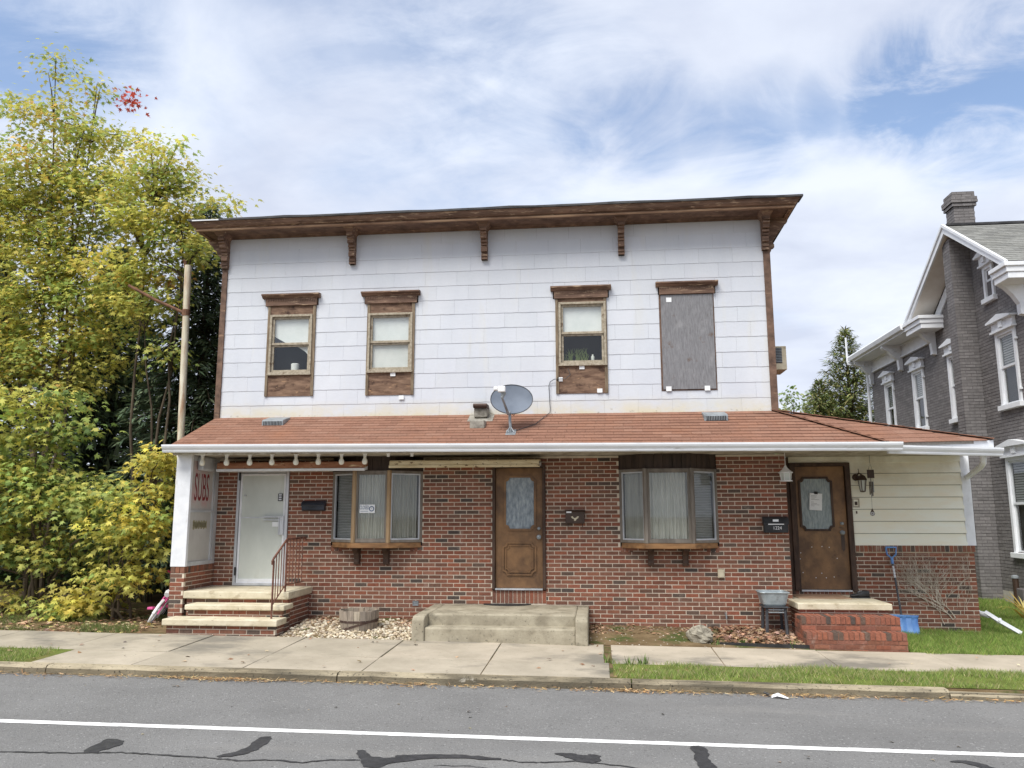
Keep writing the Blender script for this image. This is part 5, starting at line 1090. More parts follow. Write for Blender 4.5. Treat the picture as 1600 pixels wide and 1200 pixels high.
# child's bicycle behind the corner
bk = thing('child_bicycle', "child's pink and white bicycle leaning behind the left brick corner", 'bicycle', (-7.28, -.75, .2))
up_b = Vector((.46, .12, .88)).normalized(); fw_b = Vector((-.30, .95, 0)); fw_b = (fw_b-up_b*fw_b.dot(up_b)).normalized(); sd_b = fw_b.cross(up_b)
def bp_(f, u, s=0): return Vector((-7.30, -.86, .20))+fw_b*f+up_b*u+sd_b*s
for f0 in (.0, .60):
    wv = MB().tube([bp_(f0+.19*math.cos(2*math.pi*k/24), .20+.19*math.sin(2*math.pi*k/24)) for k in range(25)], .022, 8).build('wheel', M_['whitep'], bk, smooth=True)
    MB().tube([bp_(f0+.165*math.cos(2*math.pi*k/24), .20+.165*math.sin(2*math.pi*k/24)) for k in range(25)], .009, 6).build('rim', M_['steel'], wv)
    for k in range(8): MB().tube([bp_(f0, .20), bp_(f0+.165*math.cos(2*math.pi*k/8), .20+.165*math.sin(2*math.pi*k/8))], .002, 4).build('spoke', M_['steel'], wv)
MB().tube([bp_(-.20, .22), bp_(-.14, .36), bp_(0, .43), bp_(.14, .36)], .026, 6).build('fender', M_['whitep'], bk, smooth=True)
for s in (-.035, .035): MB().tube([bp_(0, .20, s), bp_(.10, .48, s*.8), bp_(.12, .52, 0)], .012, 6).build('stay', M_['pinkp'], bk)
MB().tube([bp_(.12, .52), bp_(.24, .28), bp_(.50, .50)], .016, 8).build('frame_tube', M_['pinkp'], bk); MB().tube([bp_(.24, .28), bp_(.0, .20)], .012, 6).build('frame_tube', M_['whitep'], bk); MB().tube([bp_(.12, .46), bp_(.48, .54)], .016, 8).build('frame_tube', M_['pinkp'], bk); MB().tube([bp_(.60, .20), bp_(.48, .60)], .016, 8).build('fork', M_['pinkp'], bk)
MB().tube([bp_(.0, .53), bp_(.06, .56), bp_(.14, .56), bp_(.22, .55)], [.045, .06, .04, .02], 8).build('saddle', M_['whitep'], bk, smooth=True)
MB().tube([bp_(.12, .50), bp_(.11, .55)], .012, 6).build('seat_post', M_['whitep'], bk)
MB().tube([bp_(.40, .80, -.22), bp_(.42, .79, -.14), bp_(.48, .70, -.10), bp_(.47, .62, 0), bp_(.48, .70, .10), bp_(.42, .79, .14), bp_(.40, .80, .22)], .012, 8).build('handlebar', M_['whitep'], bk, smooth=True)
for s in (-1, 1): MB().tube([bp_(.42, .79, .14*s), bp_(.39, .80, .25*s)], .018, 8).build('grip', M_['grip'], bk)
for s in (-1, 1):
    MB().tube([bp_(.24, .28, .04*s), bp_(.20, .22*(1 if s < 0 else 1.6), .07*s)], .008, 6).build('crank', M_['steel'], bk)
    pq = bp_(.16, .20 if s < 0 else .36, -.12 if s < 0 else .12); MB().box(pq.x-.05, pq.x+.05, pq.y-.045, pq.y+.045, pq.z-.012, pq.z+.03).build('pedal', M_['pinkp'], bk, bevel=.01)
m = MB(); m.prism([(-7.62, -.1, .22), (-7.40, -.1, .22), (-6.97, .06, 1.30), (-7.08, .06, 1.34)], (0, .03, 0)); one('plastic_sled', M_['greenp'], 'dark green plastic sled leaning upright behind the pink bicycle', 'sled', m, (-7.3, 0, .2), bevel=.01)
# old sign pole
pl = thing('sign_pole', 'tall rust-streaked white pole with a bare slanting arm, beside the left corner', 'pole', (-7.77, .5, .2))
MB().tube([(-7.62, .5, .1), (-7.70, .5, 3.5), (-7.775, .5, 6.72)], .064, 14).build('pole', M_['rusty'], pl, smooth=True)
MB().tube([(-7.82, .49, 6.66), (-7.83, .47, 6.80), (-7.86, .45, 6.82)], .03, 6).build('bracket', M_['rust'], pl)
MB().tube([(-7.75, .5, 5.76), (-8.40, .5, 6.06), (-8.96, .5, 6.36)], .030, 8).build('arm', M_['rust'], pl)
MB().lathe([(.075, 5.72), (.075, 5.84)], (-7.755, .5, 0), 12).build('clamp', M_['rust'], pl)
# ================================================================== THE GREY BRICK NEIGHBOUR
nb = thing('neighbour_house', 'grey painted brick house with white brackets, window hoods and a chimney, right of the storefront', 'building', (10, 6, .2))
GREY = [(.200, .188, .186), (.205, .193, .191), (.195, .183, .181), (.209, .197, .195), (.191, .180, .178)]
NX = 8.25; NY0, NY1 = 2.2, 11.0; NB = Bricks()
wins = [(2.66, 3.44, 4.12, 5.62), (4.98, 5.75, 4.12, 5.62), (7.18, 7.90, 4.12, 5.62), (9.25, 9.92, 4.12, 5.62), (2.60, 3.52, 1.20, 3.08), (3.27, 3.69, 6.42, 7.12)]
nwall = NB.wall(nb, (NX, 0, 0), (0, 1, 0), (-1, 0, 0), NY0, NY1, .42, 6.55, [w for w in wins[:5]], pal=GREY, seed=51, mat='greymortar')
# gable above the eaves
def gl(v): t = (v-6.55)/1.55; return (NY0+.0+2.0*t, 6.62-2.42*t)
g = MB(); g.prism([(NX+.007, NY0, 6.55), (NX+.007, 6.65, 6.55), (NX+.007, 4.2, 8.12)], (.2, 0, 0)); gab = g.build('brick_wall', M_['greymortar'], nb)
rn = random.Random(52); v = 6.55; row = 0
while v < 7.95:
    a, b = gl(v+.03); u = a-(row % 2)*.106
    while u < b:
        x0, x1 = max(u, a), min(u+.2032, b)
        if x1-x0 > .03 and not (x1 > 3.27 and x0 < 3.69 and 6.40 < v < 7.12): NB.put((NX+.03, (x0+x1)/2, v+.0286), (0, 1, 0), (0, 0, 1), (-1, 0, 0), x1-x0, .0571, .06, rn.choice(GREY), gab)
        u += .2135
    v += .0674; row += 1
BX = 7.83
NB.wall(nb, (0, 4.2, 0), (1, 0, 0), (0, -1, 0), BX, NX, .15, 7.95, pal=GREY, seed=53, mat='greymortar', back=.36)
NB.wall(nb, (BX, 0, 0), (0, 1, 0), (-1, 0, 0), 4.266, 4.56, .15, 7.95, pal=GREY, seed=54, mat='greymortar', back=.10)
NB.wall(nb, (0, 4.25, 0), (1, 0, 0), (0, -1, 0), 8.02, 8.46, 7.8, 8.86, pal=GREY, seed=55, mat='greymortar', back=.40)
NB.wall(nb, (8.02, 0, 0), (0, 1, 0), (-1, 0, 0), 4.316, 4.65, 7.8, 8.86, pal=GREY, seed=56, mat='greymortar', back=.10)
for (e, z0, z1) in ((.035, 8.72, 8.80), (.06, 8.80, 8.93), (.02, 8.93, 9.06)):
    NB.wall(nb, (0, 4.25-e, 0), (1, 0, 0), (0, -1, 0), 8.02-e, 8.46+e, z0, z1, pal=GREY, seed=57, mat='greymortar', back=.40+2*e)
    NB.wall(nb, (8.02-e, 0, 0), (0, 1, 0), (-1, 0, 0), 4.316-e, 4.65+e, z0, z1, pal=GREY, seed=58, mat='greymortar', back=.10)
NB.wall(nb, (0, NY0, 0), (1, 0, 0), (0, -1, 0), NX+.07, 13.4, .42, 6.5, pal=GREY, seed=59, mat='greymortar', back=.1)
NB.finish('greybrick', 300, nwall)
MB().box(NX+.19, 13.5, NY0+.05, NY1, .0, 6.6).build('core', M_['greymortar'], nb)
MB().box(NX+.0, NX+.2, NY0, NY1, -.1, .42).build('foundation', M_['stonebase'], nb)
WT = M_['wchalk']
for i, (y0, y1, z0, z1) in enumerate(wins):
    f = MB(); X0, X1 = NX-.035, NX+.06
    f.box(X0, X1, y0, y0+.08, z0, z1); f.box(X0, X1, y1-.08, y1, z0, z1); f.box(X0, X1, y0+.08, y1-.08, z1-.08, z1)
    w = f.build('window', WT, nb)
    MB().box(NX-.09, NX+.03, y0-.05, y1+.05, z0-.10, z0).build('sill', WT, w, bevel=.006)
    hd = MB(); hd.box(NX-.07, NX+.01, y0-.03, y1+.03, z1, z1+.20); hd.box(NX-.10, NX+.01, y0-.06, y1+.06, z1-.01, z1+.03)
    yc = (y0+y1)/2; hd.prism([(NX-.15, y0-.10, z1+.20), (NX-.15, y1+.10, z1+.20), (NX-.15, y1+.10, z1+.235), (NX-.15, yc+.02, z1+.33), (NX-.15, yc-.02, z1+.33), (NX-.15, y0-.10, z1+.235)], (.17, 0, 0)); hd.box(NX-.11, NX, yc-.06, yc+.06, z1+.06, z1+.19)
    hd.build('hood', WT, w)
    zm = (z0+z1)/2
    for (a, b, dx) in ((zm, z1-.08, .0), (z0, zm+.03, .02)):
        s_ = MB(); s_.box(NX+.0+dx, NX+.03+dx, y0+.08, y0+.12, a, b); s_.box(NX+dx, NX+.03+dx, y1-.12, y1-.08, a, b); s_.box(NX+dx, NX+.03+dx, y0+.12, y1-.12, a, a+.045); s_.box(NX+dx, NX+.03+dx, y0+.12, y1-.12, b-.04, b); s_.build('sash', WT, w)
        MB().box(NX+.012+dx, NX+.016+dx, y0+.12, y1-.12, a+.045, b-.04).build('pane', M_['glass'], w)
    MB().box(NX+.10, NX+.12, y0+.02, y1-.02, z0, z1-.02).build('room_back', M_['room'], w)
    q = MB()
    for k in range(int((z1-zm)/.05)): q.box(NX+.06, NX+.068, y0+.10, y1-.10, zm+.05*k, zm+.05*k+.035)
    q.build('blind', M_['blind'], w)
    for zz_ in (z0+.25, z1-.25): MB().box(NX-.06, NX, y0-.04, y0, zz_-.02, zz_+.02).build('shutter_hinge', WT, w)
# roofs: front gable block with its ridge along x, rear wing with its ridge along y
AP = (4.2, 8.22); E0, E1 = (1.72, 6.60), (6.75, 6.60); RX0 = 7.76
rf_ = MB()
for (a, b) in ((E0, AP), (AP, E1)):
    rf_.add([(RX0, a[0], a[1]), (14, a[0], a[1]), (14, b[0], b[1]), (RX0, b[0], b[1]), (RX0, a[0], a[1]+.05), (14, a[0], a[1]+.05), (14, b[0], b[1]+.05), (RX0, b[0], b[1]+.05)], [(4, 5, 6, 7), (0, 3, 2, 1), (0, 4, 7, 3), (0, 1, 5, 4)])
rf_.add([(7.70, 6.72, 6.66), (11, 6.72, 8.0), (11, 11.2, 8.0), (7.70, 11.2, 6.66), (14.3, 6.72, 6.66), (14.3, 11.2, 6.66)], [(0, 3, 2, 1), (1, 2, 5, 4)])
nroof = rf_.build('roof', M_['slate'], nb)
rs2 = random.Random(61); SL = [(.20, .20, .185), (.225, .225, .21), (.18, .18, .17), (.24, .24, .225)]
m = MB(); n = 22; cnt = 0
P0, P1 = Vector((RX0, E0[0]-.01, E0[1]+.055)), Vector((RX0, AP[0], AP[1]+.055)); V = (P1-P0).normalized(); U = Vector((1, 0, 0)); Nn = U.cross(V); hh = (P1-P0).length/n
for i in range(n):
    u = -(i % 2)*.15
    while u < 3.2:
        a, b = max(0, u), u+.30
        if b-a > .03:
            M = frame(P0+V*(hh*i-.01)+U*((a+b)/2), U, V, Nn, b-a-.006, hh+.02, .010); c = rs2.choice(SL)
            if cnt < 240: piece('shingle', M_['slate'], nroof, M, c, 'tab'); cnt += 1
        u += .30
MB().box(RX0+.05, 14, AP[0]-.03, AP[0]+.03, AP[1]+.04, AP[1]+.09).build('ridge', M_['tar'], nroof)
# white rakes, tan soffit, returns, frieze, gutter, brackets
for (a, b) in ((E0, AP), (E1, AP)):
    m = MB(); m.prism([(RX0-.03, a[0], a[1]+.07), (RX0-.03, b[0], b[1]+.07), (RX0-.03, b[0], b[1]-.14), (RX0-.03, a[0], a[1]-.10)], (.04, 0, 0)); m.build('rake_board', WT, nb)
    m = MB(); m.prism([(RX0-.06, a[0], a[1]+.08), (RX0-.06, b[0], b[1]+.08), (RX0-.06, b[0], b[1]+.01), (RX0-.06, a[0], a[1]+.02)], (.04, 0, 0)); m.build('rake_moulding', WT, nb)
    m = MB(); m.add([(RX0, a[0], a[1]-.08), (NX, a[0], a[1]-.08), (NX, b[0], b[1]-.12), (RX0, b[0], b[1]-.12)], [(0, 1, 2, 3)]); m.build('rake_soffit', M_['soft'], nb)
    s = 1 if a is E0 else -1
    m = MB(); m.prism([(NX-.03, a[0]+.30*s, a[1]-.05), (NX-.03, b[0], b[1]-.16), (NX-.03, b[0], b[1]-.42), (NX-.03, a[0]+.45*s, a[1]-.20)], (.04, 0, 0)); m.build('rake_frieze', WT, nb)
    y0, y1 = (a[0]-.03, a[0]+.55) if s > 0 else (a[0]-.95, a[0]+.03)
    m = MB(); m.box(RX0-.05, NX, y0, y1, a[1]-.16, a[1]-.03); m.box(RX0-.02, NX, y0+.02, y1-.02, a[1]-.28, a[1]-.16); m.box(RX0-.09, NX, y0-.03, y1+.03, a[1]-.05, a[1]+.03); m.build('eave_return', WT, nb, bevel=.008)
m = MB(); m.box(7.72, NX, 6.78, 11.2, 6.46, 6.50); m.build('eave_soffit', WT, nb)
MB().box(NX-.035, NX, 6.4, 11.02, 6.14, 6.46).build('frieze', WT, nb); MB().box(NX-.07, NX, 6.4, 11.02, 6.11, 6.15).build('frieze_moulding', WT, nb); MB().box(NX-.06, NX, 6.4, 11.02, 6.42, 6.46).build('frieze_moulding', WT, nb)
m = MB(); m.prism([(7.73, 6.80, 6.50), (7.64, 6.80, 6.52), (7.61, 6.80, 6.62), (7.63, 6.80, 6.66), (7.73, 6.80, 6.66)], (0, 4.25, 0)); m.build('gutter', WT, nb)
MB().tube([(7.66, 11.0, 6.52), (7.70, 11.05, 6.42), (7.98, 11.1, 6.36), (8.14, 11.06, 6.34), (8.16, 11.06, 5.9), (8.16, 11.06, .4)], .045, 8).build('downspout', WT, nb)
MB().tube([(7.70, 11.04, 6.40), (7.62, 11.04, 6.42), (7.60, 11.04, 6.50), (7.60, 11.04, 7.25)], .03, 6).build('vent_pipe', WT, nb)
def nbracket(y):
    m = MB(); pr = [(0, 6.46), (.50, 6.46), (.52, 6.40), (.46, 6.34), (.36, 6.30), (.28, 6.20), (.20, 6.12), (.12, 6.06), (.10, 5.85), (.11, 5.78), (0, 5.76)]
    m.prism([(NX-d, y-.07, z) for d, z in pr], (0, .14, 0)); b = m.build('bracket', WT, nb, bevel=.006)
    sc = MB(); sc.tube([(NX-.20+.09*(1-k/20)*math.cos(k*.55), y-.078, 6.33+.09*(1-k/20)*math.sin(k*.55)) for k in range(20)], .014, 5); sc.build('scroll', WT, b)
for y in (6.38, 8.55, 10.85): nbracket(y)
m = MB(); pr = [(0, 6.44), (.45, 6.44), (.47, 6.36), (.34, 6.28), (.2, 6.12), (.10, 5.95), (.10, 5.75), (0, 5.72)]; m.prism([(NX-d, 2.2, z) for d, z in pr], (0, .14, 0)); m.build('bracket', WT, nb)
gm = thing('gas_meter', 'dark gas meter pipe with a pale cap against the grey house foundation', 'gas meter', (8.05, 3.2, .1))
MB().tube([(8.08, 3.30, .12), (8.08, 3.30, .72)], .055, 10).build('riser', M_['chocolate'], gm); MB().lathe([(.07, .72), (.07, .76), (.03, .78), (0, .78)], (8.08, 3.30, 0), 10).build('cap', M_['steel'], gm)
MB().box(7.98, 8.18, 2.85, 3.1, .25, .55).build('meter_box', M_['greymortar'], gm, bevel=.02); MB().tube([(8.08, 3.30, .30), (8.08, 3.0, .28)], .025, 8).build('pipe', M_['chocolate'], gm)
# ================================================================== VEGETATION
MAPLE = np.array([(0, 0, 0), (.13, .16, .03), (.56, .30, -.07), (.20, .43, .03), (.31, .74, -.08), (.09, .62, 0), (0, 1.08, -.18), (-.09, .62, 0), (-.31, .74, -.08), (-.20, .43, .03), (-.56, .30, -.07), (-.13, .16, .03)])
KITE = np.array([(0, 0, 0), (.14, .38, .02), (0, 1, -.08), (-.14, .38, .02)])
OVAL = np.array([(0, 0, 0), (.26, .30, .03), (.22, .68, 0), (0, 1, -.1), (-.22, .68, 0), (-.26, .30, .03)])
STRIP = np.array([(-.5, 0, 0), (.5, 0, 0), (.35, .5, 0), (0, 1, 0), (-.35, .5, 0)])
def unit(a): return a/np.maximum(np.linalg.norm(a, axis=1, keepdims=True), 1e-9)
def leaves(name, shape, pos, axis, nrm, size, col, material, parent=None, org=None, width=None):
    n, k = len(pos), len(shape); axis = unit(axis); side = unit(np.cross(axis, nrm)); up = np.cross(side, axis)
    w = size if width is None else width
    V = pos[:, None]+side[:, None]*(shape[None, :, 0:1]*w[:, None, None])+axis[:, None]*(shape[None, :, 1:2]*size[:, None, None])+up[:, None]*(shape[None, :, 2:3]*size[:, None, None])
    o0 = np.array(ORG[parent.name] if parent else (org or (0, 0, 0))); V = (V-o0).reshape(-1, 3)
    me = bpy.data.meshes.new(name); me.vertices.add(n*k); me.vertices.foreach_set('co', V.astype(np.float32).ravel())
    me.loops.add(n*k); me.loops.foreach_set('vertex_index', np.arange(n*k, dtype=np.int32))
    me.polygons.add(n); me.polygons.foreach_set('loop_start', np.arange(0, n*k, k, dtype=np.int32)); me.polygons.foreach_set('loop_total', np.full(n, k, dtype=np.int32))
    me.update(calc_edges=True); at = me.color_attributes.new('Col', 'FLOAT_COLOR', 'CORNER')
    at.data.foreach_set('color', np.repeat(np.c_[col, np.ones(n)], k, axis=0).astype(np.float32).ravel())
    me.materials.append(material); o = bpy.data.objects.new(name, me); COL.objects.link(o)
    if parent: o.parent = parent
    elif org: o.location = org
    ORG[o.name] = Vector(o0); return o
def pick(pal, wts, n, jit=.15):
    c = np.array(pal)[RNG.choice(len(pal), n, p=np.array(wts)/sum(wts))]
    return np.clip(c*(1+RNG.normal(0, jit, (n, 1)))*(1+RNG.normal(0, .04, (n, 3))), .004, .8)
YG, GN, YL, OR, DG, RD = (.52, .50, .13), (.34, .42, .12), (.70, .60, .14), (.66, .43, .12), (.15, .21, .06), (.50, .09, .06)
def ellipsoid_points(E, dens, depth):
    """cluster centres spread through a list of ellipsoids (x, y, z, rx, rz)"""
    P = []
    for (x, y, z, rx, rz_) in E:
        ry = max(rx, rz_)*depth; n = max(3, int(dens*rx*rz_*max(.35, ry)))
        d = unit(RNG.normal(0, 1, (n, 3)))*(RNG.random((n, 1))**.42); P.append(np.array((x, y, z))+d*np.array((rx, ry, rz_)))
    return np.concatenate(P)
def broadleaf(name, label, E, base, pal, wts, dens, per, lsize, spread, depth, stems, group=None, shape=MAPLE, red=None, cat='tree', stem_r=.07):
    t = thing(name, label, cat, base, group)
    C = ellipsoid_points(E, dens, depth); C[:, 2] = np.maximum(C[:, 2], base[2]+.12); n = len(C)
    cc = pick(pal, wts, n, .14)
    idx = np.repeat(np.arange(n), per); N_ = len(idx)
    off = RNG.normal(0, 1, (N_, 3))*np.array((spread, spread, spread*.42)); pos = C[idx]+off
    out = unit(off*np.array((1, 1, .3))+RNG.normal(0, .35, (N_, 3))*spread); ax = out+np.array((0, 0, -.35)); nr = RNG.normal(0, .45, (N_, 3))+np.array((0, -.25, 1.0))
    col = np.clip(cc[idx]*(1+RNG.normal(0, .16, (N_, 1))), .004, .8)
    mixm = RNG.random(N_) < .22; col[mixm] = pick(pal, wts, int(mixm.sum()), .15)
    keep = (pos[:, 0] < -7.02-.12*(pos[:, 2] < 3)) | (pos[:, 0] > 6) | (pos[:, 2] > 7.6); pos, ax, nr, col = pos[keep], ax[keep], nr[keep], col[keep]; N_ = len(pos)
    crown = leaves('crown', shape, pos, ax, nr, lsize*RNG.uniform(.6, 1.25, N_), col, M_['leaf'], t)
    if red:
        q = 70; pr = np.array(red[:3])+RNG.normal(0, 1, (q, 3))*np.array((red[3], .2, red[4]))*.6
        leaves('red_leaves', shape, pr, RNG.normal(0, 1, (q, 3))+np.array((0, 0, .3)), RNG.normal(0, .5, (q, 3))+np.array((0, -.5, .8)), lsize*RNG.uniform(.7, 1.2, q), pick([RD, (.5, .12, .08)], [3, 1], q), M_['leaf'], t)
    tr = MB(); rt = random.Random(len(label)); b = Vector(base)
    tips = [Vector(C[i]) for i in RNG.choice(n, min(n, stems[1]), replace=False)]
    mains = []
    for s in range(stems[0]):
        E_ = E[int(s*len(E)/stems[0]) % len(E)]; top = Vector((E_[0], E_[1], E_[2]+E_[4]*.6)); b0 = b+Vector((rt.uniform(-.3, .3), rt.uniform(-.2, .2), -.15)); P = []
        for k in range(9):
            f = k/8; p = b0.lerp(top, f); p.x = b0.x+(top.x-b0.x)*f**1.5; p += Vector((rt.uniform(-.08, .08), rt.uniform(-.08, .08), 0))*(1 if 0 < k < 8 else 0); P.append(p)
        tr.tube(P, [stem_r*(1-.85*k/8) for k in range(9)], 8); mains.append(P)
    for tip in tips:
        best = min((p for P in mains for p in P[2:-1]), key=lambda p: (p-tip).length+(2.0 if p.z > tip.z-.1 else 0))
        md = best.lerp(tip, .5)+Vector((0, 0, .12)); tr.tube([best, md, tip], [.022, .014, .005], 5, cap=False)
    tr.build('trunk', M_['bark'], t, smooth=True); return t
TA = [(-12.11,2.00,12.05,0.23,0.38),(-12.04,2.00,11.34,0.49,0.49),(-11.05,2.00,11.28,0.32,0.49),(-13.13,2.00,11.17,0.38,0.58),(-12.68,2.00,10.60,0.58,0.58),(-11.42,2.00,10.30,0.86,0.64),(-10.49,2.00,10.02,0.64,0.64),(-12.24,2.00,9.35,1.21,0.86),(-10.85,2.00,8.99,1.06,0.78),(-12.75,2.00,8.33,1.13,0.99),(-11.34,2.00,7.83,1.12,0.91),(-10.20,2.00,8.37,0.63,0.56),(-12.14,2.00,6.84,1.25,0.97),(-10.79,2.00,6.66,0.97,0.83),(-12.44,2.00,5.43,1.10,0.96),(-11.25,2.00,5.26,1.09,0.96),(-14.07,2.00,9.14,1.01,1.73),(-14.06,2.00,6.47,1.12,1.68),(-10.39,2.00,5.45,0.61,0.61)]
TB = [(-9.00,1.20,9.27,0.60,0.47),(-9.37,1.20,8.59,0.60,0.66),(-8.61,1.20,8.69,0.60,0.53),(-8.16,1.20,8.11,0.46,0.34),(-7.45,1.20,8.25,0.29,0.12),(-8.96,1.20,7.74,0.79,0.59),(-8.11,1.20,7.43,0.44,0.39),(-7.95,1.20,7.2,0.25,0.26),(-8.75,1.20,6.77,0.59,0.52),(-9.11,1.20,6.12,0.65,0.58),(-8.6,1.20,5.2,0.28,0.3),(-9.73,1.20,6.94,0.52,0.52)]
S1 = [(-10.07,-0.20,3.86,0.87,0.64),(-10.48,-0.20,2.93,0.81,0.69),(-9.55,-0.20,3.27,0.55,0.50),(-9.91,-0.20,2.25,0.86,0.57),(-9.07,-0.20,2.35,0.68,0.51),(-10.32,-0.20,1.46,0.68,0.62),(-9.46,-0.20,1.35,0.68,0.45),(-9.98,-0.20,0.58,0.67,0.31),(-8.76,-0.20,1.57,0.56,0.51),(-11.12,-0.20,2.02,0.69,1.38)]
S2 = [(-7.95,-0.60,2.40,0.60,0.36),(-7.35,-0.60,3.0,0.22,0.30),(-8.19,-0.60,2.01,0.66,0.44),(-7.62,-0.60,2.12,0.54,0.44),(-7.92,-0.60,1.48,0.60,0.43),(-7.42,-0.60,1.75,0.26,0.30),(-8.22,-0.60,1.05,0.54,0.36),(-8.53,-0.60,0.63,0.43,0.28),(-7.82,-0.60,1.0,0.26,0.24),(-7.26,-0.60,2.23,0.17,0.44),(-7.27,-0.60,2.88,0.20,0.44),(-8.75,-0.60,0.47,0.32,0.17),(-9.43,-0.60,0.36,0.43,0.15)]
broadleaf('maple_tree', 'tall airy tree with yellow-green autumn leaves and a red tip, left of the house', TA, (-11.3, 1.9, .25), [YG, GN, YL, OR], [5, 3.6, 1.8, .8], 48, 56, .122, .26, .75, (7, 90), stem_r=.055, red=(-10.32, 2.2, 11.19, .30, .22), group='trees at the left of the house')
broadleaf('maple_tree', 'smaller yellow-green tree reaching over the left end of the cornice', TB, (-8.9, 1.3, .25), [YG, GN, YL, OR], [5, 2.6, 2.4, .5], 84, 58, .122, .22, .8, (4, 60), stem_r=.042, group='trees at the left of the house')
broadleaf('leafy_shrub', 'big dense green and yellow shrub beyond the grass patch left of the bicycle', S1, (-9.8, -.2, .25), [YG, GN, YL, DG], [4, 4.5, 1.2, 1.2], 34, 80, .130, .25, .8, (6, 50), cat='shrub', stem_r=.035, group='shrubs left of the house')
broadleaf('leafy_shrub', 'bright yellow-green shrub touching the left brick corner, above the bicycle', S2, (-8.1, -.45, .22), [YG, GN, YL, (.50, .42, .07)], [4, 2.6, 3.0, 1], 44, 78, .126, .21, .7, (6, 50), cat='shrub', stem_r=.03, group='shrubs left of the house')
def conifer(name, label, base, H, R, zstart, pal, nb_, tw, droop, group=None, tl=.26, power=1.0, fill=0, tw_w=1.0):
    t = thing(name, label, 'tree', base, group); b = Vector(base); rt = random.Random(int(H*100)); tr = MB()
    tr.tube([b+Vector((0, 0, -.2)), b+Vector((.03, .02, H*.5)), b+Vector((0, 0, H))], [R*.075+.04, R*.05+.02, .012], 8)
    P, A, Nn, Sz, Cc = [], [], [], [], []
    for i in range(nb_):
        f = i/nb_; z = zstart+(H-zstart)*f; L = R*(1-f**power)*rt.uniform(.7, 1.12)+.12; az = i*2.399+rt.uniform(-.3, .3)
        d = Vector((math.cos(az), math.sin(az), 0)); tipz = -droop*L+rt.uniform(-.05, .05); path = []
        for k in range(6): s = k/5; path.append(b+Vector((0, 0, z))+d*(L*s)+Vector((0, 0, .18*L*math.sin(s*2.2)*(.6)+tipz*s*s)))
        tr.tube(path, [.022*(1-.8*k/5)*(.4+L/R) for k in range(6)], 5, cap=False)
        sdv = Vector((-d.y, d.x, 0)); m = int(tw*L)+4
        for k in range(m):
            s = (k+rt.random())/m; q = min(4, int(s*5)); p = path[q].lerp(path[q+1], s*5-q); sg = 1 if k % 2 else -1
            for j in range(3):
                ax = d*rt.uniform(.35, .9)+sdv*(sg*rt.uniform(.4, 1.0)*(1.1-.5*s))+Vector((0, 0, rt.uniform(-.55, .15)))
                pp = p+sdv*(sg*rt.uniform(0, .28)*L*(1-.6*s))+d*rt.uniform(-.05, .1)+Vector((0, 0, rt.uniform(-.10, .06)))
                P.append(pp); A.append(ax); Nn.append((rt.uniform(-.4, .4), rt.uniform(-.4, .4), 1)); Sz.append(tl*rt.uniform(.6, 1.3)*(.5+.5*min(1, L/R+.3)))
    for k in range(fill):
        f = rt.random(); z = zstart+(H-zstart)*f; L = R*(1-f**power)*math.sqrt(rt.random()); az = rt.uniform(0, 6.283)
        P.append(b+Vector((L*math.cos(az), L*math.sin(az), z))); A.append((math.cos(az)*.7, math.sin(az)*.7, rt.uniform(.1, 1.2))); Nn.append((rt.uniform(-1, 1), rt.uniform(-1, 1), .6)); Sz.append(tl*rt.uniform(.6, 1.2))
    P, A, Nn, Sz = map(np.array, (P, A, Nn, Sz))
    leaves('crown', KITE, P, A, Nn, Sz, pick(pal, [1]*len(pal), len(P), .25), M_['needle'], t, width=Sz*tw_w)
    tr.build('trunk', M_['bark'], t, smooth=True); return t
HEM = [(.12, .17, .10), (.15, .20, .12), (.095, .135, .085), (.18, .22, .13)]
conifer('hemlock_tree', 'dark drooping evergreen between the yellow trees and the house', (-8.65, 2.9, .3), 8.7, 1.65, .5, HEM, 200, 50, .35, 'dark evergreens at the left', tl=.22, power=2.0, fill=900, tw_w=.8)
conifer('hemlock_tree', 'dark evergreen standing deeper behind the left shrubs', (-11.8, 4.6, .3), 8.2, 2.6, .3, HEM, 110, 26, .35, 'dark evergreens at the left', tl=.36, power=1.3, fill=3500)
conifer('hemlock_tree', 'dark evergreen at the far left behind the tall yellow tree', (-15.2, 4.6, .3), 8.4, 2.6, .3, HEM, 90, 24, .35, 'dark evergreens at the left', tl=.36, power=1.3, fill=3000)
broadleaf('understory_shrub', 'dark green undergrowth in the shade under the left trees', [(-9.6, 2.2, 1.6, 1.5, 1.3), (-12.2, 2.2, 1.8, 1.6, 1.5), (-14.8, 2.0, 2.0, 1.5, 1.7), (-8.3, 3.2, 2.0, .8, 1.6)], (-10.8, 2.2, .25), [DG, (.05, .09, .025), (.10, .15, .035)], [3, 3, 1], 22, 40, .14, .3, .6, (6, 30), cat='shrub', stem_r=.03)
CED = [(.16, .21, .075), (.20, .25, .085), (.12, .16, .06), (.26, .28, .10), (.32, .29, .12)]
conifer('cedar_tree', 'shaggy green cedar standing behind the pent roof, beside the grey house', (8.25, 13.2, .3), 7.7, 1.75, 1.5, CED, 130, 40, -.35, 'trees behind the right side', tl=.22, power=1.5, fill=1200, tw_w=.7)
conifer('cedar_tree', 'low broad cedar whose top just shows over the pent roof', (7.2, 12.8, .3), 5.9, 1.3, 1.5, CED, 90, 40, -.3, 'trees behind the right side', tl=.20, power=1.6, fill=1500, tw_w=.7)
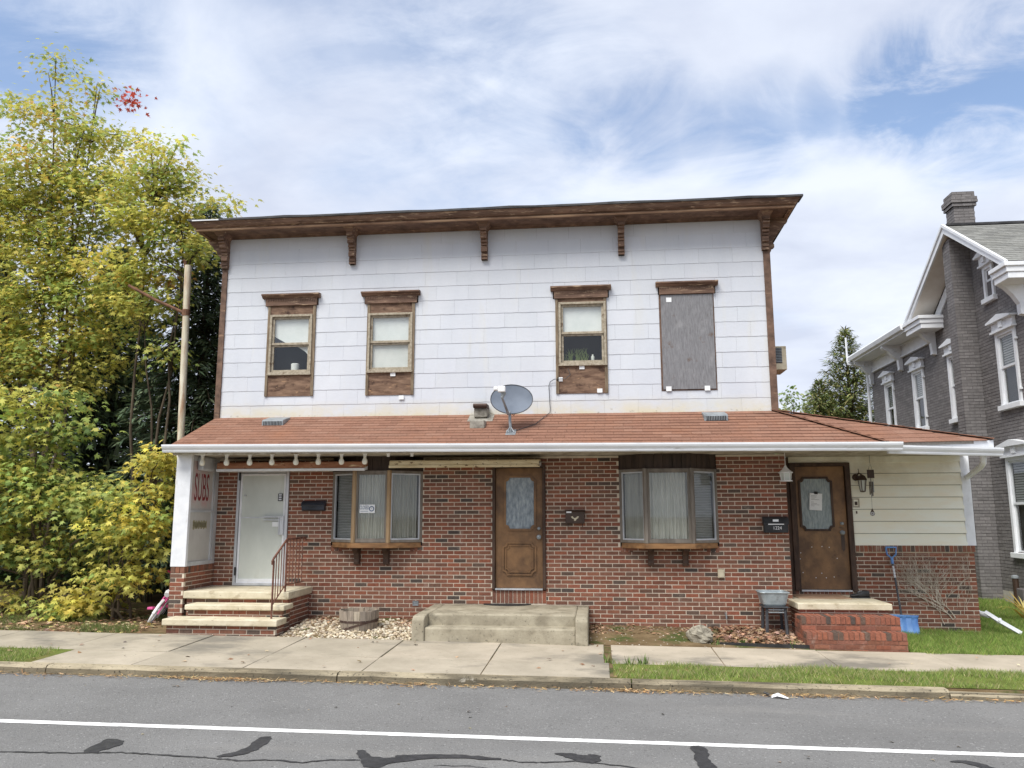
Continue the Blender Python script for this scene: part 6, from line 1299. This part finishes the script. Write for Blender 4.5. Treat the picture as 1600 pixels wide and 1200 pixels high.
broadleaf('distant_tree', 'pale hazy green tree far behind the right corner of the house', [(8.6, 22, 6.2, 1.6, 1.0), (7.4, 22, 5.6, 1.2, .9), (10, 22, 6.4, 1.3, 1.1), (8.5, 22, 4.4, 2, 1.4)], (8.6, 22, .3), [(.26, .31, .12), (.32, .35, .15), (.20, .27, .10)], [2, 1, 1], 10, 40, .2, .35, .8, (4, 25), shape=OVAL)
# yellowing strap-leaved plant in the right lawn
yp = MB(); ry = random.Random(6)
for k in range(26):
    a = ry.uniform(0, 6.28); L = ry.uniform(.45, .85); d = Vector((math.cos(a), math.sin(a)*.7, 0)); b0 = Vector((7.62+ry.uniform(-.06, .06), 2.0+ry.uniform(-.06, .06), groundz(7.6, 2.0))); s = Vector((-d.y, d.x, 0)).normalized()
    c = ry.choice([(.60, .47, .13), (.66, .55, .22), (.45, .42, .12), (.55, .40, .12)]); bend = ry.uniform(.3, 1.0); q = []
    for i in range(6): f = i/5; p = b0+d*(L*f*.75)+Vector((0, 0, L*(f*.95-bend*f*f*.75))); w = .022*(1-f**2)+.002; q += [p-s*w, p+s*w]
    yp.add(q, [(2*i, 2*i+1, 2*i+3, 2*i+2) for i in range(5)], c)
one('lily_clump', M_['leaf'], 'clump of yellowing strap-shaped leaves in the lawn by the grey house', 'plant', yp, (7.62, 2.0, groundz(7.6, 2.0)))

# ------------------------------------------------------------------ grass, gravel, litter (uncountable)
def turf(name, poly, z_off, mat_): 
    m = MB(); m.add([(x, y, z_off(x, y)) for x, y in poly], [tuple(range(len(poly)))]); return m
def grass(name, n, region, zf, h, pal, wts, label, org):
    P = []
    while len(P) < n:
        q = region(n); P += q
    P = np.array(P[:n]); pos = np.c_[P, np.array([zf(x, y) for x, y in P])]
    hh = h*RNG.uniform(.45, 1.25, n)*(1+.5*np.sin(P[:, 0]*5.1)*np.sin(P[:, 1]*6.3+P[:, 0]*2)*.6); a = RNG.uniform(0, 2*np.pi, n)
    ax = np.c_[np.cos(a)*.55, np.sin(a)*.55, np.ones(n)]; nr = np.c_[np.sin(a), -np.cos(a), np.zeros(n)]+RNG.normal(0, .3, (n, 3))
    o = leaves(name, STRIP, pos, ax, nr, hh, pick(pal, wts, n, .18), M_['blade'], None, org, width=RNG.uniform(.004, .009, n))
    tag(o, label, 'grass', kind='stuff')
GP = [(.25, .34, .09), (.34, .43, .12), (.18, .26, .07), (.46, .42, .20), (.54, .47, .28)]
def strip_r(n):
    x = RNG.uniform(.18, 9.5, n*2); t = RNG.random(n*2); y = np.array([YK(v) for v in x])+.17+t*(.86 + .06*np.sin(x*3))
    keep = RNG.random(n*2) < np.clip(.42+.9*np.sin(x*2.1+1)*np.sin(t*5+x*1.3)+.5*np.sin(x*5.3+t*9)*np.sin(x*.7), .06, 1); keep &= ~((x < .45) & (t < .5) & (RNG.random(n*2) < .6)); return list(zip(x[keep], y[keep]))
grass('grass_strip', 26000, strip_r, lambda x, y: gz(x, y)-.008, .07, GP, [4, 3, 2, 2, 1.2], 'patchy green grass strip between the kerb and the sidewalk', (4, -3, 0))
def strip_l(n):
    x = RNG.uniform(-11.5, -7.15, n); t = RNG.random(n); y = np.array([YK(v) for v in x])+.17+t*.85; keep = x < -7.15-.5*np.abs(t-.5)*(RNG.random(n)); return list(zip(x[keep], y[keep]))
grass('grass_patch', 9000, strip_l, lambda x, y: gz(x, y)-.008, .06, GP, [3, 3, 2, 2, 1], 'short grass patch at the kerb before the left shrubs', (-8.5, -3.4, 0))
def lawn_r(n):
    x = RNG.uniform(4.42, 9.5, n*2); y = RNG.uniform(-1.35, 4.3, n*2); yb = np.array([YB(v) for v in x])
    keep = (y > yb-.04+.06*np.sin(x*9)) & ~((x < 6.3) & (y > .80)) & ~((x > 7.8) & (y > 4.15)) & (x < 8.2); keep &= RNG.random(n*2) < (.4+.6*np.clip(1.2-(y+1.2)*.12, .2, 1)); return list(zip(x[keep], y[keep]))
grass('lawn', 46000, lawn_r, lambda x, y: groundz(x, y)+.0, .085, [(.23, .34, .08), (.31, .42, .105), (.17, .25, .06), (.45, .44, .18)], [4, 3, 2, 1.2], 'lush green lawn between the storefront and the grey house', (6, 0, 0))
def wild_l(n):
    x = RNG.uniform(-11.5, -6.9, n); y = RNG.uniform(-1.9, -.3, n); keep = (np.sin(x*2.7)*np.sin(y*4.1+x) > .15) & (y > np.array([YB(v) for v in x])+.03); return list(zip(x[keep], y[keep]))
grass('weedy_grass', 5000, wild_l, lambda x, y: groundz(x, y), .10, [(.12, .18, .05), (.20, .24, .08), (.30, .26, .13)], [2, 2, 1], 'thin weedy grass on bare soil under the left shrubs', (-9, -1, 0))
tm = MB(); 
for i in range(20):
    a = .16+i*.5; b = a+.5; tm.add([(a, YK(a)+.16, gz(a, YK(a)+.16)-.004), (b, YK(b)+.16, gz(b, YK(b)+.16)-.004), (b, YS(b)+.0, gz(b, YS(b))-.004), (a, YS(a)+.0, gz(a, YS(a))-.004)], [(0, 1, 2, 3)])
for i in range(30):
    a = -22+i*.5; b = a+.5
    if b > -7.04: b = -7.05
    if a < b: tm.add([(a, YK(a)+.16, gz(a, YK(a)+.16)-.004), (b, YK(b)+.16, gz(b, YK(b)+.16)-.004), (b, YS(b)+.0, gz(b, YS(b))-.004), (a, YS(a)+.0, gz(a, YS(a))-.004)], [(0, 1, 2, 3)])
tag(tm.build('verge', M_['grassbase']), kind='structure')
tg = MB(); nx = 9
for i in range(nx):
    a, b = 4.42+i*.42, 4.42+(i+1)*.42; ys = [-1.3, -.4, .3, .9, 1.8, 3.0, 4.3, 6.5]
    for y0, y1 in zip(ys, ys[1:]):
        q = [(a, max(y0, YB(a)+.01)), (b, max(y0, YB(b)+.01)), (b, max(y1, YB(b)+.01)), (a, max(y1, YB(a)+.01))]
        tg.add([(x, y, groundz(x, y)+.008) for x, y in q], [(0, 1, 2, 3)])
tag(tg.build('lawn_soil', M_['grassbase']), kind='structure')
def pebbles(name, n, fn, zf, smin, smax, pal, label, org):
    ico = np.array([(0, 0, 1), (.894, 0, .447), (.276, .851, .447), (-.724, .526, .447), (-.724, -.526, .447), (.276, -.851, .447), (.724, .526, -.447), (-.276, .851, -.447), (-.894, 0, -.447), (-.276, -.851, -.447), (.724, -.526, -.447)])
    fc = [(0, 1, 2), (0, 2, 3), (0, 3, 4), (0, 4, 5), (0, 5, 1), (1, 6, 2), (2, 7, 3), (3, 8, 4), (4, 9, 5), (5, 10, 1), (2, 6, 7), (3, 7, 8), (4, 8, 9), (5, 9, 10), (1, 10, 6)]
    m = MB()
    for i in range(n):
        x, y = fn(); s = smin+(smax-smin)*RNG.random()**2; a = RNG.uniform(0, 6.28); sc = RNG.uniform(.7, 1.2, 3)*s*np.array((1, .8, .6)); v = ico*(1+RNG.normal(0, .1, (11, 1)))*sc
        c, s_ = math.cos(a), math.sin(a); v = np.c_[v[:, 0]*c-v[:, 1]*s_, v[:, 0]*s_+v[:, 1]*c, v[:, 2]]; z = zf(x, y)+s*.25
        m.add([(x+q[0]-org[0]+org[0], y+q[1], z+q[2]) for q in v], fc, tuple(np.array(random.choice(pal))*RNG.uniform(.8, 1.15)))
    tag(m.build(name, M_['stone'], None, org=org), label, 'gravel', kind='stuff')
def bedz(x, y): return groundz(x, y)+.07*max(0, min(1, (y-(YB(x)))/1.0))
bm = MB()
for (a0, b0, top) in ((-4.78, -2.76, .05), (-.16, 3.0, .02)):
    for i in range(8):
        a = a0+(b0-a0)*i/8; b = a0+(b0-a0)*(i+1)/8
        for k in range(6):
            f0, f1 = k/6, (k+1)/6; q = [(a, YB(a)+.02-YB(a)*f0), (b, YB(b)+.02-YB(b)*f0), (b, YB(b)+.02-YB(b)*f1), (a, YB(a)+.02-YB(a)*f1)]
            bm.add([(x, y, bedz(x, y)+.005) for x, y in q], [(0, 1, 2, 3)])
tag(bm.build('planting_bed', M_['earth']), kind='structure')
def gr_pos():
    while True:
        x = random.uniform(-4.78, -2.78); y = random.uniform(YB(x)-.02, -.05)
        if random.random() < (1.0 if y < -.45 else .18): return x, y
pebbles('gravel', 1900, gr_pos, bedz, .012, .042, [(.52, .43, .30), (.60, .52, .38), (.42, .34, .25), (.66, .60, .48), (.34, .28, .22)], 'pale tan gravel bed round the half-barrel planter', (-3.8, -.9, 0))
def gr2():
    x = random.uniform(-.14, 3.0); return x, random.uniform(YB(x)+.02, -.05)
pebbles('grit', 420, gr2, bedz, .006, .018, [(.42, .37, .30), (.34, .29, .24), (.55, .50, .43)], 'grey-brown grit in the bed right of the concrete stoop', (1.4, -.8, 0))
def litter(name, n, fn, zf, s, pal, label, org, lift=.02, shape=MAPLE):
    P = np.array([fn() for _ in range(n)]); pos = np.c_[P, np.array([zf(x, y) for x, y in P])+RNG.uniform(.003, lift, n)]
    ax = np.c_[RNG.normal(0, 1, (n, 2)), RNG.normal(0, .18, n)]; nr = np.c_[RNG.normal(0, .3, (n, 2)), np.ones(n)]
    tag(leaves(name, shape, pos, ax, nr, s*RNG.uniform(.5, 1.2, n), pick(pal, [1]*len(pal), n, .2), M_['litter'], None, org), label, 'dead leaves', kind='stuff')
BR = [(.30, .17, .10), (.38, .24, .15), (.24, .13, .08), (.45, .31, .20), (.34, .22, .17)]
def heap(x, y): return bedz(x, y)+.05+.05*math.exp(-((x-2.55)/.6)**2-((y+.55)/.45)**2)
def lr():
    while True:
        x = random.gauss(2.45, .38); y = random.uniform(-1.16, -.06)
        if 1.66 < x < 2.97: return x, y
litter('leaf_litter', 1500, lr, lambda x, y: bedz(x, y)+.06*max(0, 1-abs(x-2.4)/.8)*random.random(), .085, BR, 'heap of fallen brown leaves round the plastic stool', (2.4, -.6, 0), .03)
def lr2():
    x = random.choice((random.uniform(.0, 1.7), random.gauss(-.05, .12), random.uniform(-3.3, -2.8), random.uniform(-4.8, -4.2))); return x, random.uniform(-.75, -.04)
litter('leaf_litter', 700, lr2, bedz, .07, BR, 'thin scatter of fallen brown leaves along the foot of the brick wall', (-1, -.4, 0), .02)
def lr3():
    x = random.uniform(-11.5, -6.95); return x, random.uniform(YB(x)+.02, .6)
litter('leaf_litter', 1500, lr3, groundz, .09, BR+[(.46, .40, .16), (.52, .44, .26)], 'fallen leaves on the bare soil under the left shrubs', (-9, -.8, 0), .03)
def lr4():
    x = random.uniform(-8.5, 5.5); return x, random.uniform(YK(x)+.2, YB(x)-.05)
litter('leaf_litter', 60, lr4, lambda x, y: gz(x, y)+.006, .07, BR+[(.62, .52, .34), (.12, .11, .09)], 'single dry leaves scattered over the sidewalk', (-1, -2.4, 0), .012)
def lr5():
    x = random.uniform(-6, 4.2); return x, random.uniform(-6.4, YK(x)-.25)
litter('leaf_litter', 26, lr5, roadz, .05, [(.10, .09, .07), (.20, .15, .10), (.30, .25, .16)], 'few crumpled leaves lying on the asphalt', (-1, -5, 0), .012)
def straw():
    n = 8000; x = RNG.uniform(-8.5, 6.5, n); dens = .20+.8*np.clip(np.sin(x*1.9+.6)*np.sin(x*.73+2), 0, 1); x = x[RNG.random(n) < dens]; n = len(x)
    y = np.array([YK(v) for v in x])-.02-np.abs(RNG.normal(0, .055, n)); pos = np.c_[x, y, np.array([roadz(a, b) for a, b in zip(x, y)])+RNG.uniform(.004, .03, n)]
    ax = np.c_[RNG.normal(0, 1, n), RNG.normal(0, .35, n), RNG.normal(0, .12, n)]; nr = np.c_[RNG.normal(0, .4, (n, 2)), np.ones(n)]
    tag(leaves('dry_straw', STRIP, pos, ax, nr, RNG.uniform(.03, .09, n), pick([(.48, .31, .14), (.55, .41, .22), (.38, .23, .11), (.26, .17, .10)], [3, 2, 2, 1], n, .15), M_['litter'], None, (0, -4, 0), width=RNG.uniform(.004, .012, n)), 'dry straw and pine needles gathered along the kerb foot', 'straw', kind='stuff')
straw()
wd = MB()
for (x, y, n) in ((.11, -2.1, 4), (.10, -2.5, 7), (.12, -2.75, 14), (.55, -2.72, 26), (.35, -2.8, 14), (2.1, -1.1, 20), (2.25, -1.12, 14), (2.8, -1.22, 16), (1.68, -1.2, 10)):
    for k in range(n):
        a = random.uniform(0, 6.28); L = random.uniform(.05, .16); d = Vector((math.cos(a)*.6, math.sin(a)*.6, 1)).normalized(); p = Vector((x+random.uniform(-.06, .06), y+random.uniform(-.04, .04), gz(x, y))); s = Vector((-d.y, d.x, 0)).normalized()*.008
        wd.add([p-s, p+s, p+d*L], [(0, 1, 2)], random.choice([(.16, .25, .06), (.22, .32, .10), (.13, .2, .05)]))
tag(wd.build('weeds', M_['blade'], None, org=(1.5, -1.8, 0)), 'small green weeds sprouting at the sidewalk edges', 'weeds', kind='stuff')
lt = thing('litter_scrap', 'crumpled pale plastic scrap lying in the gutter by the kerb', 'litter', (2.0, -3.98, roadz(2, -3.98)))
x, y = 2.02, YK(2.0)-.16; z = roadz(x, y); MB().add([(x-.09, y+.03, z+.03), (x-.02, y+.035, z+.055), (x+.09, y-.02, z+.012), (x+.07, y-.045, z+.01), (x-.04, y-.02, z+.03), (x-.10, y+.0, z+.006)], [(0, 5, 4, 1), (1, 4, 3, 2)]).build('wrapper', M_['whitep'], lt)
MB().tube([(x-.17, y+.07, z+.05), (x-.11, y+.05, z+.03)], .014, 6).build('bottle_cap', M_['black'], lt)
